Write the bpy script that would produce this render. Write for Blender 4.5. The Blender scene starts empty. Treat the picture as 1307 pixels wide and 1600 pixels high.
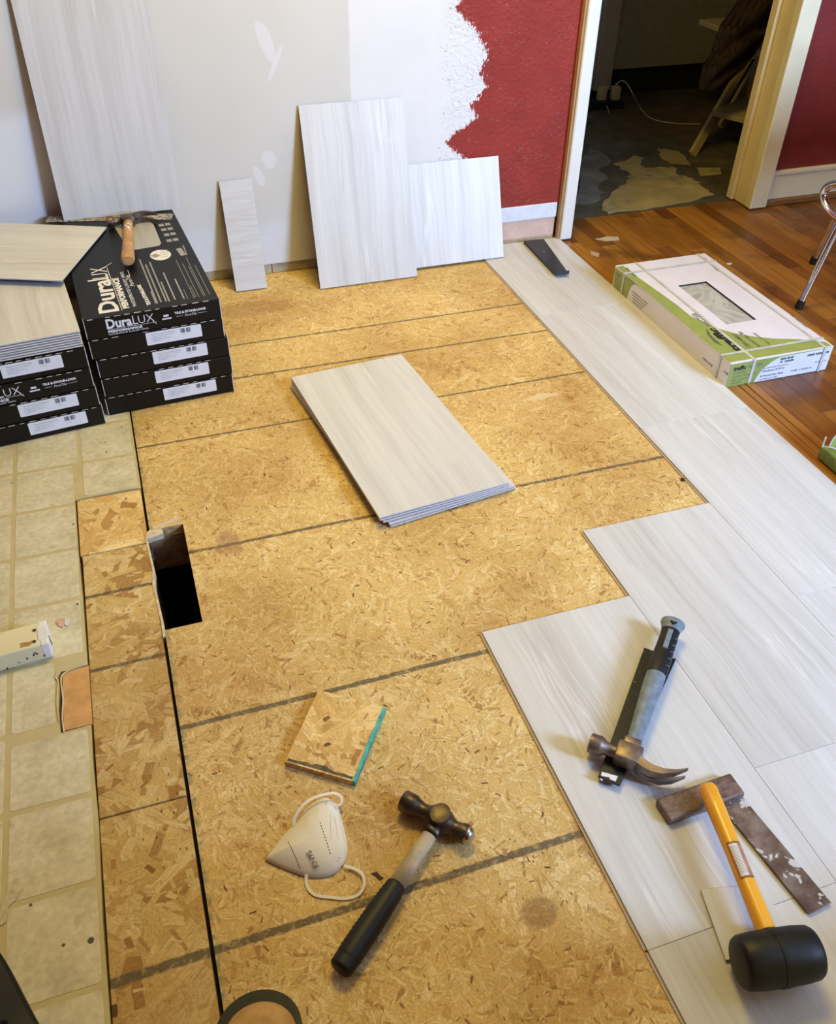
import bpy, bmesh, math, random
from mathutils import Matrix, Vector, Euler
random.seed(7)
R = math.radians
SC = bpy.context.scene
COL = SC.collection

# ------------------------------------------------------------------ camera
CAMP = (-1.10698596, -2.12781934, 1.22646248)
CAMR = (0.873640229, -0.0150811888, -0.324089769)
FPX = 1371.948
cd = bpy.data.cameras.new('camera'); cam = bpy.data.objects.new('camera', cd); COL.objects.link(cam)
cam.location = CAMP; cam.rotation_euler = CAMR
cd.sensor_fit = 'VERTICAL'; cd.sensor_height = 36; cd.lens = FPX/1600*36
cd.clip_start = .02; cd.clip_end = 50
SC.camera = cam

# ------------------------------------------------------------------ world, light, exposure
w = bpy.data.worlds.new('world'); SC.world = w; w.use_nodes = True
bg = w.node_tree.nodes['Background']; bg.inputs[0].default_value = (.55, .75, 1, 1); bg.inputs[1].default_value = .5
SC.view_settings.view_transform = 'Standard'; SC.view_settings.look = 'None'
SC.view_settings.gamma = 1; SC.view_settings.use_curve_mapping = False
SC.view_settings.exposure = 0.50

def area(name, loc, rot, sx, sy, power, col):
    l = bpy.data.lights.new(name, 'AREA'); l.shape = 'RECTANGLE'; l.size = sx; l.size_y = sy
    l.energy = power; l.color = col
    o = bpy.data.objects.new(name, l); COL.objects.link(o); o.location = loc; o.rotation_euler = rot
    return o
# daylight through the window of the front wall (behind the photographer) and the ceiling lamp
WINX0, WINX1, WINZ0, WINZ1, FRONTY = .95, 1.75, 1.15, 2.05, -3.1
area('window_daylight', ((WINX0+WINX1)/2, FRONTY-.05, (WINZ0+WINZ1)/2), (R(90), 0, 0), WINX1-WINX0, WINZ1-WINZ0, 155, (.43, .62, 1.0))
area('ceiling_lamp_light', (-.40, -.20, 2.40), (0, 0, 0), .7, .7, 27, (1.0, .73, .11))

# ------------------------------------------------------------------ helpers: pixel of the photo -> point on a real plane
CM = Euler(CAMR, 'XYZ').to_matrix(); CC = Vector(CAMP)
def ray(u, v): return CM @ Vector(((u-653.5)/FPX, -(v-800)/FPX, -1))
def G(u, v, z=0.0):
    d = ray(u, v); return CC + d*((z-CC.z)/d.z)
def W(u, v, y=.52):
    d = ray(u, v); return CC + d*((y-CC.y)/d.y)

def frame(loc, rz=0.0, rx=0.0, ry=0.0):
    return Matrix.Translation(loc) @ Euler((rx, ry, rz), 'XYZ').to_matrix().to_4x4()
def axes(o, x, y=None, z=None):
    """matrix with origin o, x axis and (approximately) y axis or z axis"""
    x = Vector(x).normalized()
    if y is not None:
        z = x.cross(Vector(y)).normalized()
    else: z = (Vector(z)-x*Vector(z).dot(x)).normalized()
    y = z.cross(x).normalized()
    m = Matrix((x, y, z)).transposed().to_4x4(); m.translation = Vector(o); return m

def empty(name, label=None, cat=None, M=None, group=None, kind=None):
    o = bpy.data.objects.new(name, None); COL.objects.link(o)
    o.empty_display_size = .05
    if M is not None: o.matrix_world = M
    tag(o, label, cat, group, kind); o['_m'] = [c for r_ in (M or Matrix.Identity(4)) for c in r_]
    return o
def tag(o, label=None, cat=None, group=None, kind=None):
    if label: o['label'] = label
    if cat: o['category'] = cat
    if group: o['group'] = group
    if kind: o['kind'] = kind
    return o
def mw(o):
    m = Matrix.Identity(4)
    chain = []
    while o is not None: chain.append(o); o = o.parent
    for q in reversed(chain):
        m = m @ q.matrix_local if False else m @ Matrix.LocRotScale(q.location, q.rotation_euler, q.scale)
    return m
def obj(name, bm, mats, parent=None, smooth=False, local=False, angle=None):
    """link the bmesh as one object; geometry is given in world space (or in the parent's space with local=True)"""
    me = bpy.data.meshes.new(name)
    if parent is not None and not local: bm.transform(mw(parent).inverted())
    bmesh.ops.recalc_face_normals(bm, faces=bm.faces[:])
    bm.to_mesh(me); bm.free()
    if not isinstance(mats, (list, tuple)): mats = [mats]
    for m in mats: me.materials.append(m)
    if smooth:
        for p in me.polygons: p.use_smooth = True
        if angle:
            try: me.set_sharp_from_angle(angle=R(angle))
            except Exception: pass
    o = bpy.data.objects.new(name, me); COL.objects.link(o)
    if parent is not None: o.parent = parent
    return o

def bx(bm, x0, y0, z0, x1, y1, z1, M=None, bev=0.0, mi=0, seg=1):
    b = bmesh.new()
    vs = [b.verts.new(p) for p in ((x0,y0,z0),(x1,y0,z0),(x1,y1,z0),(x0,y1,z0),(x0,y0,z1),(x1,y0,z1),(x1,y1,z1),(x0,y1,z1))]
    for f in ((0,3,2,1),(4,5,6,7),(0,1,5,4),(1,2,6,5),(2,3,7,6),(3,0,4,7)): b.faces.new([vs[i] for i in f])
    if bev > 0: bmesh.ops.bevel(b, geom=b.edges[:], offset=bev, segments=seg, affect='EDGES', profile=.5)
    merge(bm, b, M, mi)
def merge(bm, b, M=None, mi=0):
    if M is not None: b.transform(M)
    vm = {v: bm.verts.new(v.co) for v in b.verts}
    for f in b.faces:
        try:
            nf = bm.faces.new([vm[v] for v in f.verts]); nf.material_index = mi if mi is not None else f.material_index
        except ValueError: pass
    b.free()
def prism(bm, poly, z0, z1, M=None, mi=0, bev=0.0, side=None):
    """poly: list of (x, y); extruded from z0 to z1"""
    b = bmesh.new()
    lo = [b.verts.new((p[0], p[1], z0)) for p in poly]; hi = [b.verts.new((p[0], p[1], z1)) for p in poly]
    n = len(poly)
    t = b.faces.new(hi); bot = b.faces.new(lo[::-1])
    for i in range(n):
        f = b.faces.new((lo[i], lo[(i+1) % n], hi[(i+1) % n], hi[i])); f.material_index = 1 if side is not None else 0
    if bev > 0:
        bmesh.ops.bevel(b, geom=[e for e in t.edges], offset=bev, segments=2, affect='EDGES', profile=.5)
    if side is not None:
        for f in b.faces: f.material_index = side if f.material_index == 1 else mi
        merge(bm, b, M, None)
    else: merge(bm, b, M, mi)
def ring_tube(bm, pts, rad, n=12, M=None, mi=0, caps=True, flat=(1, 1), up=None):
    """tube through points (Vectors) with a radius per point; flat = (side, up) factors of the section"""
    pts = [Vector(p) for p in pts]
    if not isinstance(rad, (list, tuple)): rad = [rad]*len(pts)
    b = bmesh.new(); rings = []
    upv = Vector(up) if up is not None else None
    prev = None
    for i, p in enumerate(pts):
        t = (pts[min(i+1, len(pts)-1)]-pts[max(i-1, 0)]).normalized()
        if upv is not None: a = upv
        elif prev is None: a = Vector((0, 0, 1)) if abs(t.z) < .9 else Vector((1, 0, 0))
        else: a = prev
        s = t.cross(a).normalized(); u = s.cross(t).normalized(); prev = u
        rings.append([b.verts.new(p+(s*math.cos(k*2*math.pi/n)*flat[0]+u*math.sin(k*2*math.pi/n)*flat[1])*rad[i]) for k in range(n)])
    for i in range(len(rings)-1):
        for k in range(n):
            b.faces.new((rings[i][k], rings[i][(k+1) % n], rings[i+1][(k+1) % n], rings[i+1][k]))
    if caps:
        b.faces.new(rings[0][::-1]); b.faces.new(rings[-1])
    merge(bm, b, M, mi)
def lathe_x(bm, prof, n=24, M=None, mi=0, flat=(1, 1)):
    """profile of (x, r) revolved about the local x axis"""
    ring_tube(bm, [(p[0], 0, 0) for p in prof], [max(p[1], .0002) for p in prof], n, M, mi, True, flat, up=(0, 0, 1))
def ribbon(bm, pts, wdt, th=.0006, normal=None, M=None, mi=0):
    """flat band through pts; normal = list of normals per point or one"""
    pts = [Vector(p) for p in pts]; b = bmesh.new(); rows = []
    for i, p in enumerate(pts):
        t = (pts[min(i+1, len(pts)-1)]-pts[max(i-1, 0)]).normalized()
        nn = Vector(normal[i] if isinstance(normal, list) else (normal or (0, 0, 1))).normalized()
        s = t.cross(nn).normalized()
        ww = wdt[i] if isinstance(wdt, (list, tuple)) else wdt
        rows.append([b.verts.new(p+s*ww/2), b.verts.new(p-s*ww/2), b.verts.new(p-s*ww/2+nn*th), b.verts.new(p+s*ww/2+nn*th)])
    for i in range(len(rows)-1):
        for k in range(4): b.faces.new((rows[i][k], rows[i][(k+1) % 4], rows[i+1][(k+1) % 4], rows[i+1][k]))
    b.faces.new(rows[0]); b.faces.new(rows[-1][::-1])
    merge(bm, b, M, mi)
def smoothpath(pts, k=6):
    """Catmull-Rom through pts"""
    pts = [Vector(p) for p in pts]; out = []
    for i in range(len(pts)-1):
        p0, p1, p2, p3 = pts[max(i-1, 0)], pts[i], pts[i+1], pts[min(i+2, len(pts)-1)]
        for j in range(k):
            t = j/k
            out.append(.5*((2*p1)+(p2-p0)*t+(2*p0-5*p1+4*p2-p3)*t*t+(3*p1-p0-3*p2+p3)*t**3))
    out.append(pts[-1]); return out
def text(bm, body, M, size, mi=0, bold=0.0, align='LEFT', sx=1.0, depth=.0001, width=None, shear=0):
    """lettering as real thin geometry added to bm; M maps the text plane (x along the line, z out of the surface)"""
    c = bpy.data.curves.new('lettering', 'FONT'); c.body = body; c.size = size; c.align_x = align; c.offset = bold; c.shear = shear
    c.extrude = depth; c.resolution_u = 2
    o = bpy.data.objects.new('lettering', c); COL.objects.link(o)
    dg = bpy.context.evaluated_depsgraph_get()
    me = bpy.data.meshes.new_from_object(o.evaluated_get(dg))
    b = bmesh.new(); b.from_mesh(me)
    if width:
        xs = [v.co.x for v in b.verts]
        if xs: sx = width/(max(xs)-min(xs))
    b.transform(Matrix.Diagonal((sx, 1, 1, 1)))
    merge(bm, b, M, mi)
    bpy.data.objects.remove(o); bpy.data.curves.remove(c); bpy.data.meshes.remove(me)
def rrect(x0, y0, x1, y1, r, n=4):
    out = []
    for cx, cy, a0 in ((x1-r, y1-r, 0), (x0+r, y1-r, 90), (x0+r, y0+r, 180), (x1-r, y0+r, 270)):
        for k in range(n+1):
            a = R(a0+90*k/n); out.append((cx+r*math.cos(a), cy+r*math.sin(a)))
    return out

# ------------------------------------------------------------------ material helpers
class NT:
    def __init__(s, name, rough=.6, metal=0.0, col=(.5, .5, .5)):
        s.m = bpy.data.materials.new(name); s.m.use_nodes = True
        s.t = s.m.node_tree; s.b = s.t.nodes['Principled BSDF']
        s.b.inputs['Roughness'].default_value = rough; s.b.inputs['Metallic'].default_value = metal
        s.b.inputs['Base Color'].default_value = (*col, 1)
    def n(s, typ, ins=None, **props):
        nd = s.t.nodes.new(typ)
        for k, v in props.items(): setattr(nd, k, v)
        for k, v in (ins or {}).items(): s.set(nd.inputs[k], v)
        return nd
    def set(s, sock, v):
        if isinstance(v, bpy.types.NodeSocket): s.t.links.new(v, sock)
        elif isinstance(v, bpy.types.Node): s.t.links.new(v.outputs[0], sock)
        else: sock.default_value = v
    def math(s, op, a, b=0.0, c=None):
        nd = s.n('ShaderNodeMath', {0: a, 1: b}, operation=op)
        if c is not None: s.set(nd.inputs[2], c)
        return nd.outputs[0]
    def vmath(s, op, a, b=(0, 0, 0)):
        nd = s.n('ShaderNodeVectorMath', {0: a, 1: b}, operation=op); return nd.outputs[0]
    def coord(s, which='Object'): return s.n('ShaderNodeTexCoord').outputs[which]
    def mapping(s, v, scale=(1, 1, 1), loc=(0, 0, 0), rot=(0, 0, 0)):
        return s.n('ShaderNodeMapping', {'Vector': v, 'Location': loc, 'Rotation': rot, 'Scale': scale}).outputs[0]
    def noise(s, v, scale=5, detail=3, rough=.5, dist=0.0, out=0):
        return s.n('ShaderNodeTexNoise', {'Vector': v, 'Scale': scale, 'Detail': detail, 'Roughness': rough, 'Distortion': dist}).outputs[out]
    def ramp(s, f, stops, interp='LINEAR'):
        nd = s.n('ShaderNodeValToRGB', {0: f}); cr = nd.color_ramp; cr.interpolation = interp
        while len(cr.elements) < len(stops): cr.elements.new(.5)
        for e, (p, c) in zip(cr.elements, stops):
            e.position = p; e.color = (*c, 1) if not isinstance(c, (int, float)) else (c, c, c, 1)
        return nd.outputs[0]
    def mix(s, f, a, b, mode='MIX'):
        nd = s.n('ShaderNodeMix', data_type='RGBA', blend_type=mode)
        s.set(nd.inputs[0], f)
        for i, v in ((6, a), (7, b)):
            s.set(nd.inputs[i], (*v, 1) if isinstance(v, tuple) and len(v) == 3 else v)
        return nd.outputs[2]
    def step(s, v, e0, e1):
        nd = s.n('ShaderNodeMapRange', {0: v, 1: e0, 2: e1, 3: 0.0, 4: 1.0}); nd.interpolation_type = 'SMOOTHSTEP'; return nd.outputs[0]
    def bump(s, h, strength=.3, dist=.001):
        nd = s.n('ShaderNodeBump', {'Strength': strength, 'Distance': dist, 'Height': h}); s.set(s.b.inputs['Normal'], nd.outputs[0])
    def base(s, c): s.set(s.b.inputs['Base Color'], (*c, 1) if isinstance(c, tuple) else c)
    def random(s): return s.n('ShaderNodeObjectInfo').outputs['Random']
    def sep(s, v): return s.n('ShaderNodeSeparateXYZ', {0: v}).outputs

def plain(name, col, rough=.6, metal=0.0, var=.08, scale=30, bump=0.0, coat=0.0):
    """a colour with slight procedural variation"""
    t = NT(name, rough, metal, col); v = t.coord()
    f = t.noise(v, scale, 4)
    lo = tuple(c*(1-var) for c in col); hi = tuple(min(1, c*(1+var)) for c in col)
    t.base(t.ramp(f, [(.3, lo), (.7, hi)]))
    if bump: t.bump(f, bump, .001)
    if coat: t.b.inputs['Coat Weight'].default_value = coat; t.b.inputs['Coat Roughness'].default_value = .15
    return t.m

def osb_material(name, scale=1.0, dark=1.0, lines=(), lw=.008, big=False, green=False, stains=(), warm=1.0):
    t = NT(name, .72); P = t.coord('Object')
    tan, lite, brn, drk = (.74*dark, .505*dark*warm, .175*dark), (.88*dark, .68*dark, .33*dark), (.44*dark, .225*dark, .055*dark), (.13*dark, .055*dark, .018*dark)
    mott = t.noise(P, 9*scale, 4, .6)
    col = t.ramp(mott, [(.3, tuple(.8*c for c in tan)), (.7, tan)])
    fine = t.noise(t.mapping(P, (1, 1, 1)), 260*scale, 3, .7)
    h = None
    if big: layers = [(9, .95, .13, 0), (13, .9, .12, 1), (11, .9, .15, 2), (20, .9, .10, 3), (30, .8, .10, 4), (48, .55, .1, 5)]
    else: layers = [(15, 1.0, .08, 0), (22, .95, .08, 1), (29, .95, .075, 2), (41, .9, .07, 3), (60, .9, .075, 4), (88, .8, .07, 5)]
    for sc, L, Wd, i in layers:
        sc *= scale
        v = t.mapping(P, (sc, sc, sc), (3.7*i+1.3, 1.9*i+.7, 0))
        wv = t.n('ShaderNodeTexNoise', {'Vector': v, 'Scale': 1.7, 'Detail': 1.0})
        v = t.vmath('ADD', v, t.vmath('MULTIPLY', t.vmath('SUBTRACT', wv.outputs[1], (.5, .5, .5)), (.16, .16, 0)))
        vo = t.n('ShaderNodeTexVoronoi', {'Vector': v, 'Scale': 1.0, 'Randomness': 1.0}, voronoi_dimensions='2D', feature='F1')
        d = t.vmath('SUBTRACT', v, vo.outputs['Position'])
        cs = t.n('ShaderNodeSeparateColor', {0: vo.outputs['Color']})
        ang = t.math('MULTIPLY', cs.outputs[0], 6.283)
        rv = t.n('ShaderNodeVectorRotate', {'Vector': d, 'Angle': ang}, rotation_type='Z_AXIS').outputs[0]
        xyz = t.sep(rv)
        wid = t.math('MULTIPLY_ADD', cs.outputs[1], Wd*1.6, Wd*.5)
        ed = .03 if not big else .012
        mu = t.step(t.math('ABSOLUTE', xyz[0]), L*.62, L*.62-.05)
        mv = t.n('ShaderNodeMapRange', {0: t.math('SUBTRACT', t.math('ABSOLUTE', xyz[1]), wid), 1: ed, 2: -ed, 3: 0.0, 4: 1.0}).outputs[0]
        mask = t.math('MULTIPLY', mu, mv)
        gv = t.mapping(rv, (1.6, 26, 1))
        gv = t.vmath('ADD', gv, t.vmath('MULTIPLY', vo.outputs['Color'], (40, 40, 40)))
        grain = t.noise(gv, 1.6, 3, .6)
        if i >= 5: stops = [(0, drk), (.035, brn), (.16, tan), (.6, lite), (1, tan)]
        elif i in (1, 3): stops = [(0, brn), (.22, tan), (.6, lite), (1, tan)]
        elif big: stops = [(0, brn), (.18, tuple((a+b)/2 for a, b in zip(brn, tan))), (.4, tan), (.75, lite), (1, tan)]
        else: stops = [(0, tuple((a+b)/2 for a, b in zip(brn, tan))), (.3, tan), (.7, lite), (1, tan)]
        sc_ = t.ramp(cs.outputs[2], stops)
        gm = t.ramp(grain, [(.30, .55), (.42, .88), (.7, 1.10)])
        sc_ = t.mix(1.0, sc_, gm, 'MULTIPLY')
        # the edge of a strand is a thin darker line
        edge = t.n('ShaderNodeMapRange', {0: t.math('SUBTRACT', t.math('ABSOLUTE', xyz[1]), wid), 1: -ed*1.5, 2: ed*.5, 3: 1.0, 4: .72}).outputs[0]
        sc_ = t.mix(1.0, sc_, edge, 'MULTIPLY')
        col = t.mix(mask, col, sc_)
        h = mask if h is None else t.math('ADD', h, t.math('MULTIPLY', mask, .6))
    # small dark chips and pits
    v2 = t.mapping(P, (150*scale, 62*scale, 1), rot=(0, 0, .6))
    vo = t.n('ShaderNodeTexVoronoi', {'Vector': v2, 'Scale': 1.0}, voronoi_dimensions='2D')
    spot = t.step(t.math('ADD', vo.outputs[0], t.math('MULTIPLY', fine, .3)), .36, .22); pick = t.step(t.n('ShaderNodeSeparateColor', {0: vo.outputs[1]}).outputs[0], .86, .90)
    clus = t.step(t.noise(P, 5, 3), .42, .62)
    col = t.mix(t.math('MULTIPLY', t.math('MULTIPLY', spot, pick), t.math('MULTIPLY_ADD', clus, .6, .35)), col, drk)
    col = t.mix(1.0, col, t.ramp(fine, [(.3, .78), (.7, 1.1)]), 'MULTIPLY')
    # broad tone patches (reddish / pale)
    br = t.noise(P, 3.3, 2)
    col = t.mix(1.0, col, t.ramp(br, [(.32, (.80, .70, .58)), (.5, (.96, .93, .88)), (.62, (1.06, 1.06, 1.06))]), 'MULTIPLY')
    if lines:
        s = t.sep(P); wob = t.math('MULTIPLY', t.math('SUBTRACT', t.noise(P, 60, 3, .7), .5), .006)
        wob2 = t.math('MULTIPLY', t.math('SUBTRACT', t.noise(P, 4, 1), .5), .006)
        y = t.math('ADD', t.math('ADD', s[1], wob), wob2)
        tot = None
        for ly, w_ in lines:
            m_ = t.step(t.math('ABSOLUTE', t.math('SUBTRACT', y, ly)), w_*.62, w_*.38)
            tot = m_ if tot is None else t.math('MAXIMUM', tot, m_)
        breaks = t.ramp(t.noise(P, 90, 3, .7), [(.32, .35), (.5, .88)])
        col = t.mix(t.math('MULTIPLY', tot, breaks), col, (.085, .070, .042))
    if green:      # green edge sealer worn along the seam
        s = t.sep(P); g = t.step(t.math('SUBTRACT', s[0], -1.183), .012, .002)
        g = t.math('MULTIPLY', g, t.step(t.noise(P, 70, 3), .42, .6))
        col = t.mix(t.math('MULTIPLY', g, .6), col, (.10, .17, .10))
    for (sx, sy, rx_, ry_, sc_, amt) in stains:
        d = t.vmath('MULTIPLY', t.vmath('SUBTRACT', P, (sx, sy, 0)), (1/rx_, 1/ry_, 0))
        ln = t.n('ShaderNodeVectorMath', {0: d}, operation='LENGTH').outputs['Value']
        ln = t.math('ADD', ln, t.math('MULTIPLY', t.math('SUBTRACT', t.noise(P, 30, 3), .5), .9))
        col = t.mix(t.math('MULTIPLY', t.step(ln, 1.05, .7), amt), col, sc_)
    t.base(col)
    t.bump(t.math('ADD', h, t.math('MULTIPLY', fine, .8)), .35, .0012)
    return t.m

def tile_material(name, tone=1.0):
    t = NT(name, .42); P = t.coord('Object'); rnd = t.random()
    off = t.n('ShaderNodeCombineXYZ', {0: t.math('MULTIPLY', rnd, 37), 1: t.math('MULTIPLY', rnd, 91), 2: t.math('MULTIPLY', rnd, 13)}).outputs[0]
    v = t.vmath('ADD', P, off)
    warp = t.vmath('MULTIPLY', t.vmath('SUBTRACT', t.noise(v, 3.2, 3, .5, out=1), (.5, .5, .5)), (.030, 0, 0))
    v = t.vmath('ADD', v, warp)
    a = t.noise(t.mapping(v, (30, 1.1, 1)), 1, 5, .62)
    b = t.noise(t.mapping(v, (150, 3.5, 1)), 1, 4, .65)
    c = t.noise(t.mapping(v, (7, .5, 1)), 1, 2, .5)
    f = t.math('ADD', t.math('MULTIPLY', a, .5), t.math('ADD', t.math('MULTIPLY', b, .3), t.math('MULTIPLY', c, .2)))
    k = tone
    col = t.ramp(f, [(.34, (.53*k, .515*k, .49*k)), (.45, (.62*k, .615*k, .60*k)), (.55, (.68*k, .68*k, .675*k)), (.66, (.75*k, .75*k, .745*k))])
    vein = t.noise(t.mapping(v, (14, .55, 1)), 1, 4, .55)
    vl = t.step(t.math('ABSOLUTE', t.math('SUBTRACT', vein, .53)), .010, .002)
    sel = t.step(t.noise(t.mapping(v, (3, 2.2, 1)), 2, 2), .48, .62)
    col = t.mix(t.math('MULTIPLY', t.math('MULTIPLY', vl, sel), .5), col, (.80*k, .80*k, .79*k))
    vd = t.step(t.math('ABSOLUTE', t.math('SUBTRACT', vein, .50)), .022, .006)
    col = t.mix(t.math('MULTIPLY', t.math('MULTIPLY', vd, sel), .22), col, (.46*k, .41*k, .39*k))
    t.base(col); t.bump(t.math('ADD', a, b), .12, .0006)
    return t.m

TILE = tile_material('stone_look_vinyl', .93)
CORE = plain('vinyl_core_white', (.66, .65, .64), .5, var=.05)
CORED = plain('vinyl_backing_brown', (.10, .06, .04), .8)
LIP = plain('click_lip', (.50, .42, .38), .6)
def ln_(l): return l
BLINES = [(.097, .007), (-.078, .007), (-.322, .007), (-.727, .009), (-1.160, .010), (-1.541, .012)]
OSB = osb_material('osb_subfloor', lines=BLINES, green=True,
    stains=[(-.74, -1.63, .030, .026, (.20, .085, .02), .55), (-.14, -.12, .012, .03, (.36, .15, .06), .4), (-1.03, -.72, .03, .04, (.30, .15, .08), .5), (-.17, -.40, .05, .014, (.70, .55, .30), .8), (-.80, .30, .16, .05, (.30, .13, .03), .35), (-.62, -1.56, .02, .05, (.25, .11, .03), .4)])
OSBL = osb_material('osb_filler_strip', .8, .86, lines=[(-.795, .008), (-.987, .008), (-1.541, .014)], big=True)
OSBP = osb_material('osb_pale_patch', .6, 1.08, big=True)
OSBO = osb_material('osb_offcut_face', 1.0, 1.15, big=True)
OSBE = plain('osb_cut_edge', (.55, .34, .14), .85, var=.35, scale=120, bump=.5)
BLACKP = plain('black_carton_print', (.0035, .0038, .0040), .42, var=.2)
CARTIN = plain('carton_raw_edge', (.62, .60, .56), .8)
WHITEP = plain('white_print', (.78, .78, .78), .5, var=.03)
GREYP = plain('grey_print', (.30, .30, .30), .5)
LABEL = plain('white_paper_label', (.80, .81, .82), .5, var=.03)
BARK = plain('barcode_ink', (.10, .12, .15), .6)
INKB = plain('black_ink', (.02, .02, .02), .5)
BLACKP.node_tree.nodes['Principled BSDF'].inputs['Specular IOR Level'].default_value = .28
STEELD = None

def metal_mat(name, col, col2, rough=.4, scale=60, metal=.9, spots=None):
    t = NT(name, rough, metal); P = t.coord(); f = t.noise(P, scale, 5, .65)
    c = t.ramp(f, [(.35, col), (.65, col2)])
    if spots: 
        g = t.step(t.noise(P, spots[1], 4, .6), .665, .70); c = t.mix(g, c, spots[0])
        t.set(t.b.inputs['Metallic'], t.math('MULTIPLY', t.math('SUBTRACT', 1.0, g), metal))
    t.base(c); t.bump(f, .2, .0008); return t.m

# =================================================================== THE SETTING
TH = .0055          # vinyl tile thickness
fl = empty('floor', kind='structure')
# --- main OSB panel: rectangular, cut around the vent hole
HX0, HX1, HY0, HY1 = -1.187, -1.113, -.928, -.632
def slab_grid(bm, xs, ys, z0, z1, skip, mi=0, side=None):
    """plate made of cells on a grid, leaving out the cells in skip (closed towards them)"""
    nx, ny = len(xs)-1, len(ys)-1
    vt = {}
    def v(i, j, k):
        if (i, j, k) not in vt: vt[(i, j, k)] = bm.verts.new((xs[i], ys[j], (z0, z1)[k]))
        return vt[(i, j, k)]
    on = lambda i, j: 0 <= i < nx and 0 <= j < ny and (i, j) not in skip
    for i in range(nx):
        for j in range(ny):
            if not on(i, j): continue
            bm.faces.new((v(i,j,1), v(i+1,j,1), v(i+1,j+1,1), v(i,j+1,1))).material_index = mi
            bm.faces.new((v(i,j,0), v(i,j+1,0), v(i+1,j+1,0), v(i+1,j,0))).material_index = mi
            for (di, dj, a, b_) in ((-1,0,(i,j),(i,j+1)), (1,0,(i+1,j+1),(i+1,j)), (0,-1,(i+1,j),(i,j)), (0,1,(i,j+1),(i+1,j+1))):
                if not on(i+di, j+dj):
                    bm.faces.new((v(*a,0), v(*b_,0), v(*b_,1), v(*a,1))).material_index = mi if side is None else side
bm = bmesh.new(); slab_grid(bm, [-1.1825, HX1, .3132], [-3.1, HY0, HY1, .535], -.018, 0, {(0, 1)}, 0, 1)
obj('osb_panel', bm, [OSB, OSBE], fl)
# --- narrow filler strips between the seam and the old sheet vinyl
for (y0, y1, x0, x1, m) in ((-.669, -.483, -1.3235, -1.1885, OSBP), (-1.289, -.672, -1.3195, -1.1885, OSBL), (-3.1, -1.292, -1.3195, -1.1885, OSBL)):
    bm = bmesh.new(); bx(bm, x0, y0, -.018, x1, y1, -.0004, bev=.0008); obj('osb_filler', bm, [m], fl)
# --- base deck under everything, dark in the gaps
DARK = plain('dark_gap', (.02, .015, .01), .9)
bm = bmesh.new(); slab_grid(bm, [-2.7, HX0, HX1, 2.8], [-3.1, HY0, HY1, .66], -.05, -.0185, {(1, 1)}); obj('subfloor_deck', bm, DARK, fl)
# --- vent hole: timber trimmer, sheet metal duct
WOODD = plain('old_timber', (.42, .25, .11), .85, var=.4, scale=40, bump=.4)
DUCT = metal_mat('duct_metal', (.030, .022, .014), (.055, .042, .028), .5, 20, .5)
bm = bmesh.new()
bx(bm, HX0, HY1-.004, -.11, HX1, HY1+.03, -.0186); bx(bm, HX1, HY0-.02, -.10, HX1+.012, HY1, -.0186)
obj('trimmer_board', bm, WOODD, fl)
bm = bmesh.new()
bx(bm, HX0-.012, HY0-.02, -.34, HX0-.002, HY1+.03, -.05); bx(bm, HX1+.001, HY0-.02, -.34, HX1+.012, HY1+.03, -.101)
bx(bm, HX0-.012, HY0-.03, -.34, HX1+.012, HY0-.02, -.05); bx(bm, HX0-.012, HY1+.0, -.34, HX1+.012, HY1+.03, -.111)
bx(bm, HX0-.012, HY0-.03, -.35, HX1+.012, HY1+.03, -.34)
bx(bm, HX1-.026, HY0, -.34, HX1-.024, HY1-.06, -.20); bx(bm, HX1-.012, HY0, -.34, HX1-.010, HY1-.06, -.16)
obj('duct', bm, DUCT, fl)
PALEW = plain('pale_splintered_wood', (.62, .52, .36), .8, var=.25, scale=70, bump=.5)
bm = bmesh.new()
prism(bm, [(HX0-.008, -.660), (HX0+.030, -.652), (HX0+.031, -.634), (HX0+.004, -.632), (HX0-.004, -.640)], -.012, .0015, bev=.0015)
obj('splinter_block', bm, PALEW, fl)
bm = bmesh.new()
prism(bm, [(HX0+.012, -.632), (HX1-.002, -.617), (HX1-.004, -.606), (HX0+.012, -.622)], -.012, .0012)
obj('splinter_block', bm, PALEW, fl)
bm = bmesh.new()
pts = [(HX0-.004, -.655), (HX0-.002, -.70), (HX0+.001, -.76), (HX0-.003, -.80), (HX0, -.86), (HX0+.002, -.90), (HX0+.002, -.945)]
for a, b_ in zip(pts, pts[1:]):
    prism(bm, [(a[0]-.0025, a[1]), (b_[0]-.0025, b_[1]), (b_[0]+.0022, b_[1]), (a[0]+.0022, a[1])], -.017, .0008)
obj('painted_edge', bm, PALEW, fl)

# --- old sheet vinyl with embossed squares
t = NT('old_sheet_vinyl', .5); P = t.coord('Object')
f1 = t.noise(P, 14, 5, .65); f2 = t.noise(P, 90, 3, .6); f3 = t.noise(P, 5, 2)
c = t.ramp(f1, [(.32, (.53, .475, .31)), (.5, (.65, .595, .41)), (.68, (.71, .665, .49))])
c = t.mix(1.0, c, t.ramp(f2, [(.35, .88), (.65, 1.06)]), 'MULTIPLY')
c = t.mix(t.math('MULTIPLY', t.step(t.noise(P, 26, 3, .6), .62, .70), .35), c, (.34, .27, .10))
vo = t.n('ShaderNodeTexVoronoi', {'Vector': t.mapping(P, (24, 24, 1)), 'Scale': 1.0}, voronoi_dimensions='2D')
c = t.mix(t.math('MULTIPLY', t.step(vo.outputs[0], .07, .05), t.step(t.n('ShaderNodeSeparateColor', {0: vo.outputs[1]}).outputs[0], .96, .97)), c, (.10, .06, .02))
t.base(c); t.bump(f2, .2, .0006); VINYL = t.m
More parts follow.
